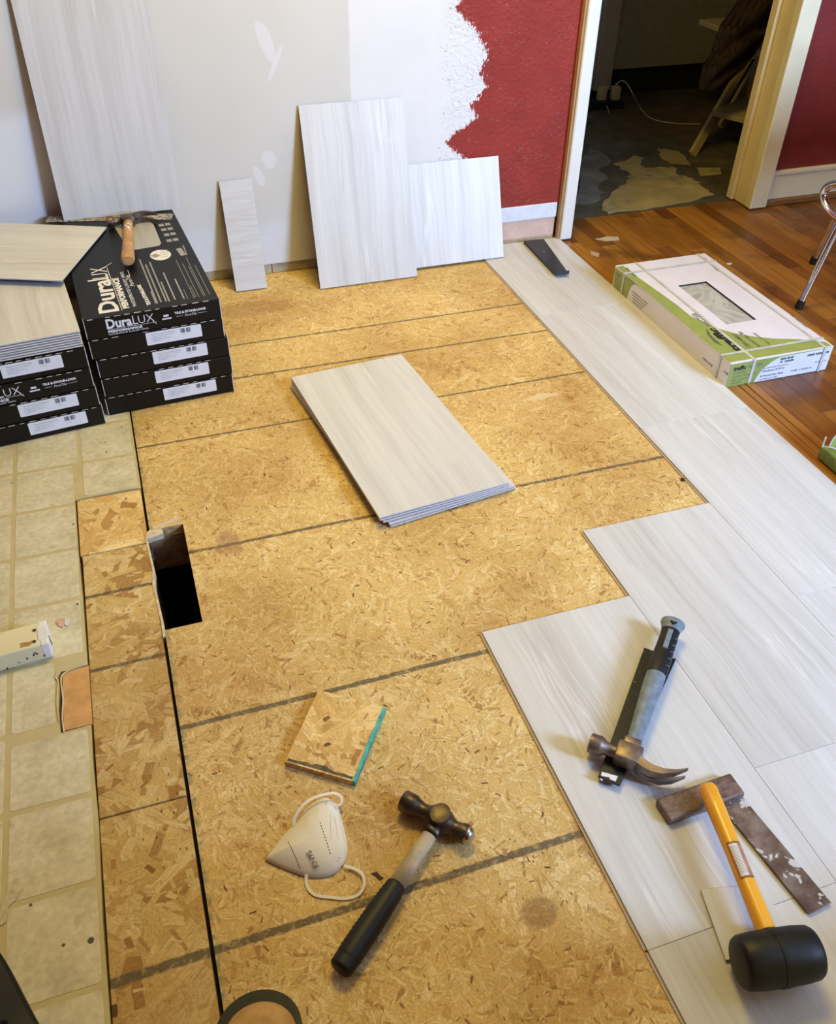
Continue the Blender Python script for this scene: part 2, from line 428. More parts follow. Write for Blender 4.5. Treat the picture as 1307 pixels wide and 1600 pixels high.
t = NT('old_vinyl_grout', .55); P = t.coord('Object'); c = t.ramp(t.noise(P, 20, 4), [(.3, (.50, .42, .20)), (.7, (.58, .50, .27))]); t.base(c); GROUT = t.m
VZ = .0008
def vbase():
    bm = bmesh.new()
    # big left field, notched by the filler strip and by the torn patch
    poly = [(-2.7, -3.1), (-1.3225, -3.1), (-1.3215, -1.60), (-1.3235, -1.45), (-1.3205, -1.30), (-1.3235, -1.18), (-1.3225, -1.107),
            (-1.371, -1.109), (-1.3735, -1.06), (-1.3705, -1.01), (-1.373, -.985), (-1.368, -.973), (-1.345, -.975), (-1.3225, -.968),
            (-1.3235, -.80), (-1.3265, -.66), (-1.3275, -.481), (-1.22, -.477), (-1.1865, -.480), (-1.1865, -.2), (-1.186, .535), (-2.7, .535)]
    prism(bm, poly, -.0183, VZ)
    return bm
vf = obj('sheet_vinyl', vbase(), GROUT, fl)
vx = [-1.4535-.1435*k for k in range(7)][::-1]; vx += [-1.3115]
vy = [-.345+.1495*k for k in range(6)][::-1] + [-.345-.1495*k for k in range(1, 14)]
yy = sorted(vy)
def pad(x0, y0, x1, y1):
    bm = bmesh.new(); prism(bm, rrect(x0, y0, x1, y1, min(.006, (x1-x0)*.3), 2), VZ-.0003, VZ+.0006, bev=.0003)
    obj('embossed_square', bm, VINYL, fl)
g = .0048
xs = sorted(vx)
for j in range(len(yy)-1):
    y0, y1 = yy[j]+g, yy[j+1]-g
    if y1 > .51: y1 = .51
    if y0 > .46: continue
    for i in range(len(xs)-1):
        if xs[i+1] < -1.75: continue
        x1 = xs[i+1]-g
        if i == len(xs)-2 and y0 < -.48: x1 = min(x1, -1.329)
        yt_ = y1
        if i == len(xs)-2 and -1.10 < y0 < -1.0: x1 = -1.379
        if i == len(xs)-2 and -1.26 < y0 < -1.2: yt_ = -1.114
        pad(xs[i]+g, y0, x1, yt_)
    if y0 > -.50: pad(-1.3115+g, max(y0, -.474), -1.1925, y1)
# torn patch: bare orange plywood and the curled torn edge
PLY = plain('bare_plywood', (.60, .33, .12), .7, var=.18, scale=35, bump=.2)
bm = bmesh.new(); prism(bm, [(-1.3655, -.978), (-1.3205, -.973), (-1.3205, -1.1055), (-1.3665, -1.1055)], -.018, .0004); obj('plywood_patch', bm, PLY, fl)
bm = bmesh.new()
ring_tube(bm, smoothpath([(-1.366, -1.110, .001), (-1.3675, -1.08, .004), (-1.3655, -1.04, .003), (-1.3675, -1.0, .004), (-1.3655, -.983, .002), (-1.352, -.9745, .0015), (-1.322, -.9695, .0015)], 4), .0013, 6)
ring_tube(bm, smoothpath([(-1.3735, -1.085, .001), (-1.3755, -1.04, .003), (-1.3725, -1.0, .002), (-1.3765, -.985, .003), (-1.3725, -.974, .002)], 4), .0011, 6)
obj('torn_edge', bm, VINYL, fl, True)

# --- installed stone-look tiles (rows run away from the camera)
def plank_tile(x0, y0, x1, y1, name='vinyl_tile', parent=fl, z=0.0003):
    cx_, cy_ = (x0+x1)/2, (y0+y1)/2
    bm = bmesh.new(); a, b_ = (x1-x0)/2-.0003, (y1-y0)/2-.0003
    bx(bm, -a, -b_, .0028, a, b_, TH, bev=.0004)                    # wear layer
    bx(bm, -a-.0042, -b_+.002, .0, a-.006, b_-.001, .0020, mi=1)    # click lip
    bx(bm, -a+.0012, -b_+.002, .0018, a-.003, b_-.002, .0030, mi=2)
    o = obj(name, bm, [TILE, LIP, CORED], None); o.location = (cx_, cy_, z); o.parent = parent
    return o
XA0, XA1 = .0, .3135
SA = [.512, 0, -.61, -1.22, -1.83, -2.44, -3.05]
for a, b_ in zip(SA, SA[1:]): plank_tile(XA0, b_, XA1, a)
SB = [-.915, -1.527, -2.137, -2.747]
for a, b_ in zip(SB, SB[1:]): plank_tile(-.3115, b_, 0, a)
SCc = [-1.1175, -1.728, -2.338, -2.948]
for a, b_ in zip(SCc, SCc[1:]): plank_tile(-.623, b_, -.3115, a)

# --- hardwood strips in the next bay
t = NT('hardwood', .34); P = t.coord('Object'); rnd = t.random()
off = t.n('ShaderNodeCombineXYZ', {0: t.math('MULTIPLY', rnd, 17), 1: t.math('MULTIPLY', rnd, 53), 2: 0.0}).outputs[0]
v = t.vmath('ADD', P, off)
gr = t.noise(t.mapping(v, (85, 3, 1)), 1, 5, .6, .4)
tone = t.ramp(rnd, [(0, (.16, .052, .008)), (.3, (.24, .088, .012)), (.7, (.32, .125, .017)), (1, (.42, .18, .026))])
c = t.mix(1.0, tone, t.ramp(gr, [(.3, .62), (.6, 1.1)]), 'MULTIPLY')
W3 = t.n('ShaderNodeNewGeometry').outputs['Position']
wear = t.step(t.noise(W3, 4.5, 4, .6), .50, .66)
c = t.mix(t.math('MULTIPLY', wear, .55), c, (.06, .026, .008))
sc1 = t.step(t.noise(t.mapping(W3, (40, 9, 1), rot=(0, 0, .5)), 1, 4, .7), .67, .72)
c = t.mix(t.math('MULTIPLY', sc1, .22), c, (.50, .36, .22))
t.base(c); t.set(t.b.inputs['Roughness'], t.ramp(t.noise(W3, 8, 3), [(.3, .26), (.7, .5)])); t.bump(gr, .1, .0006); HARD = t.m
pw = .0572
k = 0; x = .3141
rs = random.Random(3)
while x < 2.6:
    y = -1.35 - rs.random()*.3
    while y < .655:
        ln = rs.uniform(.30, .95); y1 = min(y+ln, .655)
        if y1 - y > .03 and (x < 1.75 or y > -.6):
            bm = bmesh.new(); a = (y1-y)/2
            bx(bm, 0, -a+.0004, -.018, pw-.0007, a-.0004, .0, bev=.0008)
            o = obj('floorboard', bm, HARD); o.location = (x, (y+y1)/2, .0); o.parent = fl
        y = y1
    x += pw
EDGEW = NT('edge_board', .35); P = EDGEW.coord(); EDGEW.base(EDGEW.ramp(EDGEW.noise(EDGEW.mapping(P, (60, 2, 1)), 1, 4), [(.3, (.24, .09, .012)), (.7, (.42, .19, .035))])); EDGEW = EDGEW.m
for (x0, x1, z) in ((.3165, .352, .0030), (.3535, .372, .0042), (.3735, .398, .0055)):
    bm = bmesh.new(); bx(bm, x0, -1.4, .0002, x1, -.30, z, bev=.0008); obj('reducer_strip', bm, EDGEW, fl)

# --- door room floor: dark worn deck with pale torn sheet on top
t = NT('worn_floor_dark', .7); P = t.coord(); c = t.ramp(t.noise(P, 7, 5, .7), [(.3, (.040, .032, .018)), (.5, (.075, .063, .038)), (.7, (.13, .11, .07))]); t.base(c); t.bump(t.noise(P, 40, 3), .3, .001); RDK = t.m
t = NT('worn_floor_pale', .6); P = t.coord(); n1 = t.noise(P, 9, 5, .65); c = t.ramp(n1, [(.3, (.27, .20, .075)), (.55, (.38, .29, .12)), (.7, (.44, .35, .17))])
c = t.mix(t.math('MULTIPLY', t.step(t.noise(P, 5.5, 4, .7), .56, .64), .5), c, (.11, .10, .08)); t.base(c); RPL = t.m
bm = bmesh.new(); bx(bm, .35, .655, -.02, 2.8, 2.6, -.001); obj('worn_deck', bm, RDK, fl)
def ragged(pts, seed, amp=.012, sub=5):
    rr = random.Random(seed); out = []
    for i in range(len(pts)):
        a, b_ = pts[i], pts[(i+1) % len(pts)]
        for k in range(sub):
            f = k/sub; out.append((a[0]+(b_[0]-a[0])*f+rr.uniform(-amp, amp), a[1]+(b_[1]-a[1])*f+rr.uniform(-amp, amp)))
    return out
def fp(lst): return [tuple(G(u, v)[:2]) for u, v in lst]
pale1 = fp([(950, 334), (1040, 322), (1118, 305), (1100, 292), (1085, 280), (1060, 272), (1055, 262), (1040, 262), (1008, 262), (998, 256), (1010, 248), (990, 243), (962, 258), (985, 270), (978, 285), (955, 300), (940, 322)])
bm = bmesh.new(); prism(bm, ragged([(p_[0], p_[1]) for p_ in pale1], 9, .010, 5), -.001, .001); obj('torn_floor_sheet', bm, RPL, fl)
pale2 = fp([(1028, 232), (1060, 236), (1075, 250), (1080, 258), (1050, 256), (1035, 248)])
bm = bmesh.new(); prism(bm, ragged(pale2, 2, .008), -.001, .0008); obj('torn_floor_sheet', bm, RPL, fl)
pale3 = fp([(915, 222), (960, 224), (1010, 215), (1050, 212), (1080, 224), (1130, 222), (1180, 190), (1150, 165), (930, 165)])
RBR = plain('brown_floor', (.10, .065, .030), .7, var=.3, scale=12)
bm = bmesh.new(); prism(bm, ragged(pale3, 4, .02, 6), -.001, .001); obj('torn_floor_sheet', bm, RBR, fl)
pale4 = fp([(905, 250), (925, 232), (945, 240), (955, 256), (935, 262), (950, 280), (930, 292), (945, 300), (925, 318), (902, 318)])
bm = bmesh.new(); prism(bm, ragged(pale4, 6, .010, 4), -.001, .0007); o = obj('torn_floor_sheet', bm, plain('grey_worn_floor', (.17, .15, .115), .7, var=.4, scale=9), fl)
bm = bmesh.new(); prism(bm, fp([(1090, 262), (1125, 262), (1128, 272), (1095, 275)]), -.001, .0006); obj('torn_floor_sheet', bm, RPL, fl)

# --- walls -------------------------------------------------------
YB = .52
def wallmat():
    t = NT('painted_back_wall', .75)
    Pw = t.n('ShaderNodeNewGeometry').outputs['Position']; s = t.sep(Pw); X, Z = s[0], s[2]
    grey = t.ramp(t.noise(Pw, 3, 3), [(.3, (.66, .64, .575)), (.7, (.71, .69, .63))])
    white = t.ramp(t.noise(Pw, 5, 3), [(.3, (.76, .755, .73)), (.7, (.81, .805, .79))])
    # joint between grey board and the white primer
    jx = t.math('ADD', X, t.math('MULTIPLY', t.math('SUBTRACT', t.noise(Pw, 6, 2), .5), .012))
    col = t.mix(t.step(jx, -.416, -.408), grey, white)
    # red paint with the ragged rolled edge
    pix = [(721, 0), (708, 13), (726, 28), (741, 43), (756, 71), (762, 86), (751, 116), (760, 135), (743, 158), (734, 165), (745, 184), (713, 206), (696, 223), (713, 238), (726, 246)]
    pts = sorted([(W(u, v).z, W(u, v).x) for u, v in pix])
    zlo, zhi = .28, .78
    stops = [((z-zlo)/(zhi-zlo), (x_+.3)/.5) for z, x_ in pts]
    stops = [(0.0, stops[0][1]+.05)] + [s_ for s_ in stops if 0 < s_[0] < 1] + [(1.0, stops[-1][1])]
    zz = t.n('ShaderNodeMapRange', {0: Z, 1: zlo, 2: zhi, 3: 0.0, 4: 1.0}).outputs[0]
    bxn = t.math('MULTIPLY_ADD', t.ramp(zz, [(p_, float(v_)) for p_, v_ in stops]), .5, -.3)
    rag = t.math('MULTIPLY', t.math('SUBTRACT', t.noise(t.mapping(Pw, (1.2, 1, .8), rot=(0, .5, 0)), 95, 4, .7), .5), .085)
    rag = t.math('ADD', rag, t.math('MULTIPLY', t.math('SUBTRACT', t.noise(t.mapping(Pw, (1.5, 1, .7), rot=(0, .6, 0)), 230, 3, .7), .5), .060))
    d = t.math('ADD', t.math('SUBTRACT', X, bxn), rag)
    red = t.ramp(t.noise(Pw, 10, 3), [(.3, (.27, .022, .012)), (.7, (.34, .030, .017))])
    col = t.mix(t.step(d, -.0015, .0015), col, red)
    # sparse red flecks showing through the rolled primer
    fl_ = t.math('MULTIPLY', t.step(t.noise(t.mapping(Pw, (1, 1, 1.6), rot=(0, .7, 0)), 120, 3, .6), .635, .65), t.math('MULTIPLY', t.step(X, -.15, -.13), t.step(t.noise(Pw, 14, 2), .42, .58)))
    col = t.mix(t.math('MULTIPLY', fl_, .75), col, (.30, .13, .14))
    # mud patches
    for (u, v, rx_, rz_, tl) in ((414, 62, .020, .048, .25), (430, 100, .008, .05, -.5), (421, 250, .022, .026, 0), (405, 275, .014, .03, .3), (415, 382, .030, .024, 0)):
        p_ = W(u, v); dx = t.math('SUBTRACT', X, p_.x); dz = t.math('SUBTRACT', Z, p_.z)
        dx = t.math('ADD', dx, t.math('MULTIPLY', dz, tl))
        q = t.math('SQRT', t.math('ADD', t.math('POWER', t.math('DIVIDE', dx, rx_), 2.0), t.math('POWER', t.math('DIVIDE', dz, rz_), 2.0)))
        q = t.math('ADD', q, t.math('MULTIPLY', t.math('SUBTRACT', t.noise(Pw, 22, 3), .5), .9))
        col = t.mix(t.math('MULTIPLY', t.step(q, 1.12, .86), .6), col, (.79, .79, .79))
    lw = t.math('ADD', Z, t.math('MULTIPLY', t.math('SUBTRACT', t.noise(Pw, 7, 3), .5), .06))
    left = t.math('MULTIPLY', t.step(lw, .56, .49), t.step(X, -1.24, -1.26)); col = t.mix(left, col, (.78, .79, .80))
    low = t.math('MULTIPLY', t.step(lw, .20, .14), t.step(X, -.415, -.43)); col = t.mix(t.math('MULTIPLY', low, .7), col, (.74, .75, .77))
    t.base(col)
    rel = t.noise(Pw, 75, 4, .6); amt = t.math('MULTIPLY', t.step(X, -.16, -.08), rel)
    t.bump(amt, .8, .006)
    return t.m
BW = wallmat()
bm = bmesh.new()
bx(bm, -2.7, YB, .034, .045, YB+.1, 2.45); bx(bm, .045, YB, .129, .312, YB+.1, 2.45)
obj('wall_back', bm, BW)['kind'] = 'structure'
REDR = NT('red_wall_paint_shaded', .5); P = REDR.coord(); REDR.base(REDR.ramp(REDR.noise(P, 10, 3), [(.3, (.17, .015, .010)), (.7, (.22, .021, .013))])); REDR.bump(REDR.noise(P, 75, 4, .6), .5, .003); REDR = REDR.m  # same red as the back wall, darkened to paint in the right wall's shade
bm = bmesh.new(); bx(bm, 1.195, .585, .0, 2.8, .66, 2.45); bx(bm, .35, YB+.02, 2.03, 1.2, .66, 2.45); obj('wall_right', bm, REDR)['kind'] = 'structure'
# sole plate and blocks under the drywall
SOLE = plain('weathered_sole_plate', (.42, .36, .25), .85, var=.25, scale=25, bump=.3)
sp = empty('trim_1', kind='structure', M=frame((-.4, YB, 0)))
for x0, x1 in ((-2.6, -.905), (-.902, -.690), (-.688, -.3), (-.298, .044)):
    bm = bmesh.new(); bx(bm, x0, YB+.004, 0.001, x1, YB+.09, .033, bev=.0015); obj('plate_block', bm, SOLE, sp)
# old base: white strip above bare pink strip
WPAINT = plain('chalky_white_paint', (.74, .75, .76), .6, var=.06, scale=60, bump=.3)
t = NT('bare_pink_plaster', .8); P = t.n('ShaderNodeNewGeometry').outputs['Position']; z = t.sep(P)[2]
c = t.ramp(t.noise(P, 30, 3), [(.3, (.62, .40, .30)), (.7, (.72, .50, .38))])
dirt = t.math('MULTIPLY', t.step(z, .022, .004), t.step(t.noise(P, 90, 4, .7), .40, .52)); c = t.mix(t.math('MULTIPLY', dirt, .8), c, (.12, .075, .03))
c = t.mix(t.step(t.math('ADD', z, t.math('MULTIPLY', t.noise(P, 40, 2), .012)), .024, .012), c, (.42, .32, .18))
c = t.mix(t.math('MULTIPLY', t.step(t.noise(P, 70, 3, .7), .66, .70), t.math('MULTIPLY', t.step(z, .05, .03), t.step(t.sep(P)[0], .22, .25))), c, (.03, .015, .01))
t.base(c); PINK = t.m
bb = empty('baseboard_back', kind='structure', M=frame((.2, YB, 0)))
bm = bmesh.new(); bx(bm, .046, YB-.004, .079, .298, YB+.09, .1285, bev=.0015); obj('painted_strip', bm, WPAINT, bb)
bm = bmesh.new(); bx(bm, .046, YB+.001, .001, .296, YB+.09, .0785); obj('bare_strip', bm, PINK, bb)
# --- doorway
CREAM = plain('cream_gloss_paint', (.80, .72, .48), .35, var=.06, scale=12)
CREAM2 = plain('cream_jamb_paint', (.74, .62, .36), .4, var=.08, scale=10)
WDOOR = plain('white_gloss_casing', (.82, .80, .70), .35, var=.04, scale=12)
d = empty('door_1', kind='structure', M=frame((.78, .55, 0)))
bm = bmesh.new(); bx(bm, .312, .490, .004, .354, .5195, 2.1, bev=.003); obj('casing', bm, WDOOR, d)
bm = bmesh.new(); bx(bm, .304, .500, .004, .3115, .5195, 2.1, bev=.001); obj('casing_back_edge', bm, plain('bare_wood_edge', (.42, .25, .14), .7), d)
bm = bmesh.new(); bx(bm, .330, .520, .0005, .353, .66, 2.05); obj('jamb', bm, CREAM, d)
bm = bmesh.new(); bx(bm, 1.121, .548, .003, 1.194, .584, 2.1, bev=.004, seg=2); obj('casing', bm, CREAM, d)
bm = bmesh.new(); bx(bm, 1.128, .5845, .0005, 1.19, .69, 2.05, bev=.003); obj('jamb', bm, CREAM2, d)
bm = bmesh.new(); bx(bm, 1.112, .655, .003, 1.1275, .690, 2.05, bev=.002); obj('door_stop', bm, CREAM2, d)
bm = bmesh.new(); bx(bm, .305, .49, 2.03, 1.20, .66, 2.12); obj('head_casing', bm, CREAM, d)
# right baseboard with shoe mould
rb = empty('baseboard_right', kind='structure', M=frame((1.5, .58, 0)))
bm = bmesh.new(); bx(bm, 1.1945, .569, .024, 2.7, .5845, .112, bev=.001); obj('board', bm, CREAM, rb)
bm = bmesh.new(); bx(bm, 1.1945, .564, .1125, 2.7, .5845, .128, bev=.003, seg=2); obj('cap_mould', bm, CREAM, rb)
bm = bmesh.new(); bx(bm, 1.1945, .556, .001, 2.7, .5845, .0235, bev=.004, seg=2); obj('shoe_mould', bm, plain('oak_shoe_mould', (.22, .10, .025), .5), rb)

# --- the other walls and ceiling close the room
OFFW = plain('off_white_wall', (.62, .58, .50), .7)
bm = bmesh.new(); bx(bm, -2.8, -3.2, -.05, -2.7, .62, 2.45); obj('wall_left', bm, REDR)['kind'] = 'structure'
bm = bmesh.new()
bx(bm, -2.7, FRONTY-.1, -.05, WINX0, FRONTY, 2.45); bx(bm, WINX1, FRONTY-.1, -.05, 2.8, FRONTY, 2.45)
bx(bm, WINX0, FRONTY-.1, -.05, WINX1, FRONTY, WINZ0); bx(bm, WINX0, FRONTY-.1, WINZ1, WINX1, FRONTY, 2.45)
obj('wall_front', bm, REDR)['kind'] = 'structure'
bm = bmesh.new(); bx(bm, 2.8, -3.2, -.05, 2.9, 2.7, 2.45); obj('wall_east', bm, REDR)['kind'] = 'structure'
bm = bmesh.new(); bx(bm, -2.8, -3.2, 2.45, 2.9, 2.7, 2.5); obj('ceiling', bm, OFFW)['kind'] = 'structure'
# window frame around the daylight
wn = empty('window_1', kind='structure', M=frame((1.0, FRONTY, 1.4)))
bm = bmesh.new()
for a in ((WINX0-.06, WINZ0-.06, WINX1+.06, WINZ0), (WINX0-.06, WINZ1, WINX1+.06, WINZ1+.06), (WINX0-.06, WINZ0, WINX0, WINZ1), (WINX1, WINZ0, WINX1+.06, WINZ1)):
    bx(bm, a[0], FRONTY+.001, a[1], a[2], FRONTY+.03, a[3])
obj('window_frame', bm, WDOOR, wn)
# --- back room
YR = 2.08
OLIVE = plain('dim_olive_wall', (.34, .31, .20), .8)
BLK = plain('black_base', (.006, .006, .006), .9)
wr = empty('wall_far', kind='structure', M=frame((1.5, YR, 0)))
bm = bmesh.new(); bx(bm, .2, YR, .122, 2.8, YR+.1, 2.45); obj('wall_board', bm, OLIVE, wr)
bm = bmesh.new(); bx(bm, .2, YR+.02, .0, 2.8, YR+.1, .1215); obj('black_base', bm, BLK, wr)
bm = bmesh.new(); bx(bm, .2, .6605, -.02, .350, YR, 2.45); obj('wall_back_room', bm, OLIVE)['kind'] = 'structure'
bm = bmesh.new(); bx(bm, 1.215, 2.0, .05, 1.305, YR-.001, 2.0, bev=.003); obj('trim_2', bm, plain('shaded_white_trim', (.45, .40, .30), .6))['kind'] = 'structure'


# =================================================================== THINGS
def X(u, v, x):
    d = ray(u, v); return CC + d*((x-CC.x)/d.x)
from mathutils.bvhtree import BVHTree
def dropper(bm):
    tree = BVHTree.FromBMesh(bm)
    def f(x, y, dz=0.0):
        h = tree.ray_cast(Vector((x, y, 2)), Vector((0, 0, -1)))
        return Vector((x, y, (h[0].z if h[0] else 0)+dz))
    return f

# ---------------- black cartons of tile: printed lid, perforated edge, label
CW, CL, CH = .3135, .622, .0515
def carton(corner, rz, label, group, lidprint=False, haslabel=True, lx=0.0, lid_line=True):
    """corner = front left bottom corner; local x along the front, y to the back"""
    M = frame(corner, rz); e = empty('tile_carton', label, 'carton', M, group)
    bm = bmesh.new()
    bx(bm, 0, 0, .0003, CW, CL, CH, bev=.0022, seg=2)
    obj('body', bm, BLACKP, e, local=True)
    bm = bmesh.new()      # raw paper edge of the side flaps at both front corners
    bx(bm, CW-.0005, .001, .003, CW+.0012, .020, CH-.003); obj('flap_edge', bm, CARTIN, e, local=True)
    bm = bmesh.new(); bx(bm, -.0012, .001, .003, .0006, .020, CH-.003)
    obj('flap_edge', bm, CARTIN, e, local=True)
    bm = bmesh.new()      # perforation dashes along the top front edge
    x = .008; rr = random.Random(int(corner[2]*1000)+int(lx*1e4))
    while x < CW-.02:
        ln = rr.uniform(.010, .016)
        if rr.random() > .12: bx(bm, x, -.0005, CH-.0022, x+ln, .0005, CH-.0014+rr.uniform(0, .0006))
        x += ln+rr.uniform(.007, .012)
    obj('perforation', bm, CARTIN, e, local=True)['kind'] = 'stuff'
    F = axes((0, -.0004, 0), (1, 0, 0), z=(0, -1, 0))       # front face plane: x right, y up
    def FT(x, z): m = F.copy(); m.translation = Vector((x, -.0005, z)); return m
    if lidprint:
        bm = bmesh.new()
        text(bm, 'Dura', FT(.046, .0215), .0330, bold=.0011, width=.058)
        text(bm, 'L', FT(.105, .0215), .0330, bold=-.0002, sx=.85); text(bm, 'UX', FT(.118, .0215), .0290, bold=-.0003, width=.036)
        bx(bm, .048, -.0006, .0183, .160, -.0003, .0189)
        bx(bm, 0, -.0002, -.0006, .012, .0002, .0006, Matrix.Translation((.152, -.0004, .0225)) @ Matrix.Rotation(R(50), 4, 'Y'))
        text(bm, 'PERFORMANCE', FT(.048, .0105), .0078, bold=.0004, width=.078)
        text(bm, 'WATERPROOF LUXURY VINYL', FT(.048, .0042), .0058, width=.092)
        text(bm, 'TILE & STONE-LOOK', FT(.205, .0300), .0076, bold=.0004, width=.075)
        text(bm, 'PureTile', FT(.2270, .0205), .0085, width=.028, shear=.3)
        bx(bm, .207, -.0006, .0232, .224, -.0003, .0237); bx(bm, .258, -.0006, .0232, .280, -.0003, .0237)
        bx(bm, .178, -.0006, .0275, .190, -.0003, .0325); bx(bm, .174, -.0006, .0205, .196, -.0003, .0240)
        obj('lettering', bm, WHITEP, e, local=True)
    if haslabel:
        x0, x1, z0, z1 = CW-.175+lx, CW-.043+lx, .0135, .0465
        bm = bmesh.new(); prism(bm, [(p[0], p[1]) for p in rrect(x0, z0, x1, z1, .002, 2)], 0, .0003, axes((0, -.0002, 0), (1, 0, 0), z=(0, -1, 0)))
        lb = obj('label', bm, LABEL, e, local=True); lb['label'] = 'white paper label with a barcode'
        bm = bmesh.new(); rr = random.Random(5); x = x1-.050
        while x < x1-.026:
            wd = rr.choice([.0004, .0007, .0012]); bx(bm, x, -.0009, z1-.0150, x+wd, -.0004, z1-.0035); x += wd+rr.choice([.0004, .0008])
            if x1-.039 < x < x1-.036: x = x1-.036
        obj('barcode', bm, BARK, lb, local=True)
        bm = bmesh.new()
        text(bm, 'Tile & Stone-Look Vinyl Flooring', FT(x0+.012, z1-.0080).__matmul__(Matrix.Translation((0, 0, .0003))), .0042, width=.055)
        for k, wd in enumerate((.050, .036, .044, .026)):
            text(bm, 'lot 0000 carton 12 x 24 in sq ft'[:int(8+wd*400)], FT(x0+.012, z1-.0130-.0040*k) @ Matrix.Translation((0, 0, .0003)), .0026, width=wd)
        text(bm, '7  10 pcs', FT(x1-.048, z1-.021) @ Matrix.Translation((0, 0, .0003)), .0030)
        obj('label_text', bm, GREYP, lb, local=True)
    return e
RG = 'black cartons in the right stack'; LG = 'black cartons in the left stack'
rr = random.Random(11)
Rn = ['bottom', 'second from the bottom', 'middle', 'second from the top']
spotsR = [(-1.2350, -.1640, 4.0, -.000), (-1.2325, -.1640, 4.0, -.014), (-1.2330, -.1640, 4.2, -.010), (-1.2395, -.1640, 4.1, -.010)]
for k, (x, y, a, lx) in enumerate(spotsR):
    carton((x, y, .0006+k*.0525), R(a), 'black tile carton with a white label, %s one of the right stack' % Rn[k], RG, lx=lx)
ZT = .0006+5*.0525-.001
top = carton((-1.2400, -.1640, .0006+4*.0525), R(4), 'uppermost black tile carton of the right stack, with printed lid under the hammer', RG, lidprint=True, haslabel=False)
ZTOP = .0006+4*.0525+CH
# print on its lid
def TP(u0, v0, u1, v1, z=ZTOP+.0003):
    o = G(u0, v0, z); return axes(o, G(u1, v1, z)-o, z=(0, 0, 1)), (G(u1, v1, z)-o).length
bm = bmesh.new()
m, L_ = TP(186, 487, 171, 437); text(bm, 'Dura', m, .062, bold=.0016, width=L_)
m, L_ = TP(170.5, 434, 166, 417); text(bm, 'UX', m, .058, bold=-.0004, width=L_*1.0)
m, L_ = TP(171, 437, 169.5, 432); text(bm, 'L', m, .075, bold=-.0004)
LD = Vector((-math.sin(R(4)), math.cos(R(4)), 0))
def bar(bm, u0, v0, u1, v1, wd, z=ZTOP, th=.0004, par=False):
    a, b_ = G(u0, v0, z+th), G(u1, v1, z+th)
    if par: a = b_+LD*(a-b_).dot(LD)
    m = axes(a, b_-a, z=(0, 0, 1)); bx(bm, 0, -wd/2, -.0002, (b_-a).length, wd/2, 0, m)
bar(bm, 191, 485, 167, 418, .0014); bar(bm, 158, 421, 175, 410, .0016)
m, L_ = TP(202, 481, 184, 434); text(bm, 'PERFORMANCE', m, .019, bold=.0010, width=L_)
m, L_ = TP(214, 478.5, 192, 424); text(bm, 'WATERPROOF LUXURY VINYL', m, .012, width=L_)
m, L_ = TP(236, 476, 219, 444); text(bm, 'TILE & STONE-LOOK', m, .012, bold=.0006, width=L_)
m, L_ = TP(211, 447, 202, 430); text(bm, 'PureTile', m, .015, width=L_, shear=.3); bar(bm, 203, 431, 199.5, 422, .0012)
obj('lid_lettering', bm, WHITEP, top)
bm = bmesh.new()
for (u0, v0, u1, v1) in ((219, 405, 246, 474), (237, 412, 252, 472), (242, 408, 260, 471), (259, 425, 274, 468), (270, 436, 288, 467), (247, 441, 265, 471), (236, 455, 244, 474)): bar(bm, u0, v0, u1, v1, .0036, par=True)
for (u0, v0, u1, v1) in ((289, 402, 321, 462), (284, 412, 311, 464), (297, 415, 318, 462), (303, 414, 328, 460), (272, 407, 304, 466), (286, 452, 294, 467), (298, 446, 306, 464)): bar(bm, u0, v0, u1, v1, .0012, par=True)
for k, (u, v) in enumerate(((259, 351), (263, 358), (267.5, 366), (271.5, 375))):
    a = G(u-10, v+1, ZTOP); 
    for q in range(2): bar(bm, u-11+q*10, v+1.4-q*1.6, u-3+q*10, v+.2-q*1.6, .018, th=.0005)
bar(bm, 279, 388, 287, 399, .014); bar(bm, 286, 383, 292, 398, .003)
obj('lid_small_print', bm, GREYP, top)['kind'] = 'stuff'
bm = bmesh.new(); c_ = G(251, 398.5, ZTOP)
prism(bm, [(c_.x+.0265*math.cos(a*.2618), c_.y+.033*math.sin(a*.2618)) for a in range(24)], ZTOP, ZTOP+.0005); bd = obj('round_badge', bm, WHITEP, top)
bm = bmesh.new(); bar(bm, 239, 401, 247, 397.5, .020, th=.0010)
for k in range(4): bar(bm, 250+k*.3, 391.5+k*3.3, 264, 389.8+k*3.3, .0016, th=.0010)
obj('badge_print', bm, GREYP, bd)
bm = bmesh.new(); pts = [G(u, v, ZTOP) for u, v in ((178, 354), (234, 346), (240, 351), (252, 380), (249, 384), (207, 391), (201, 389))]
prism(bm, [(p.x, p.y) for p in pts], ZTOP, ZTOP+.0004)
PHOTO = tile_material('printed_tile_photo', .62); obj('printed_window', bm, PHOTO, top)['label'] = 'beige printed picture of a tile'

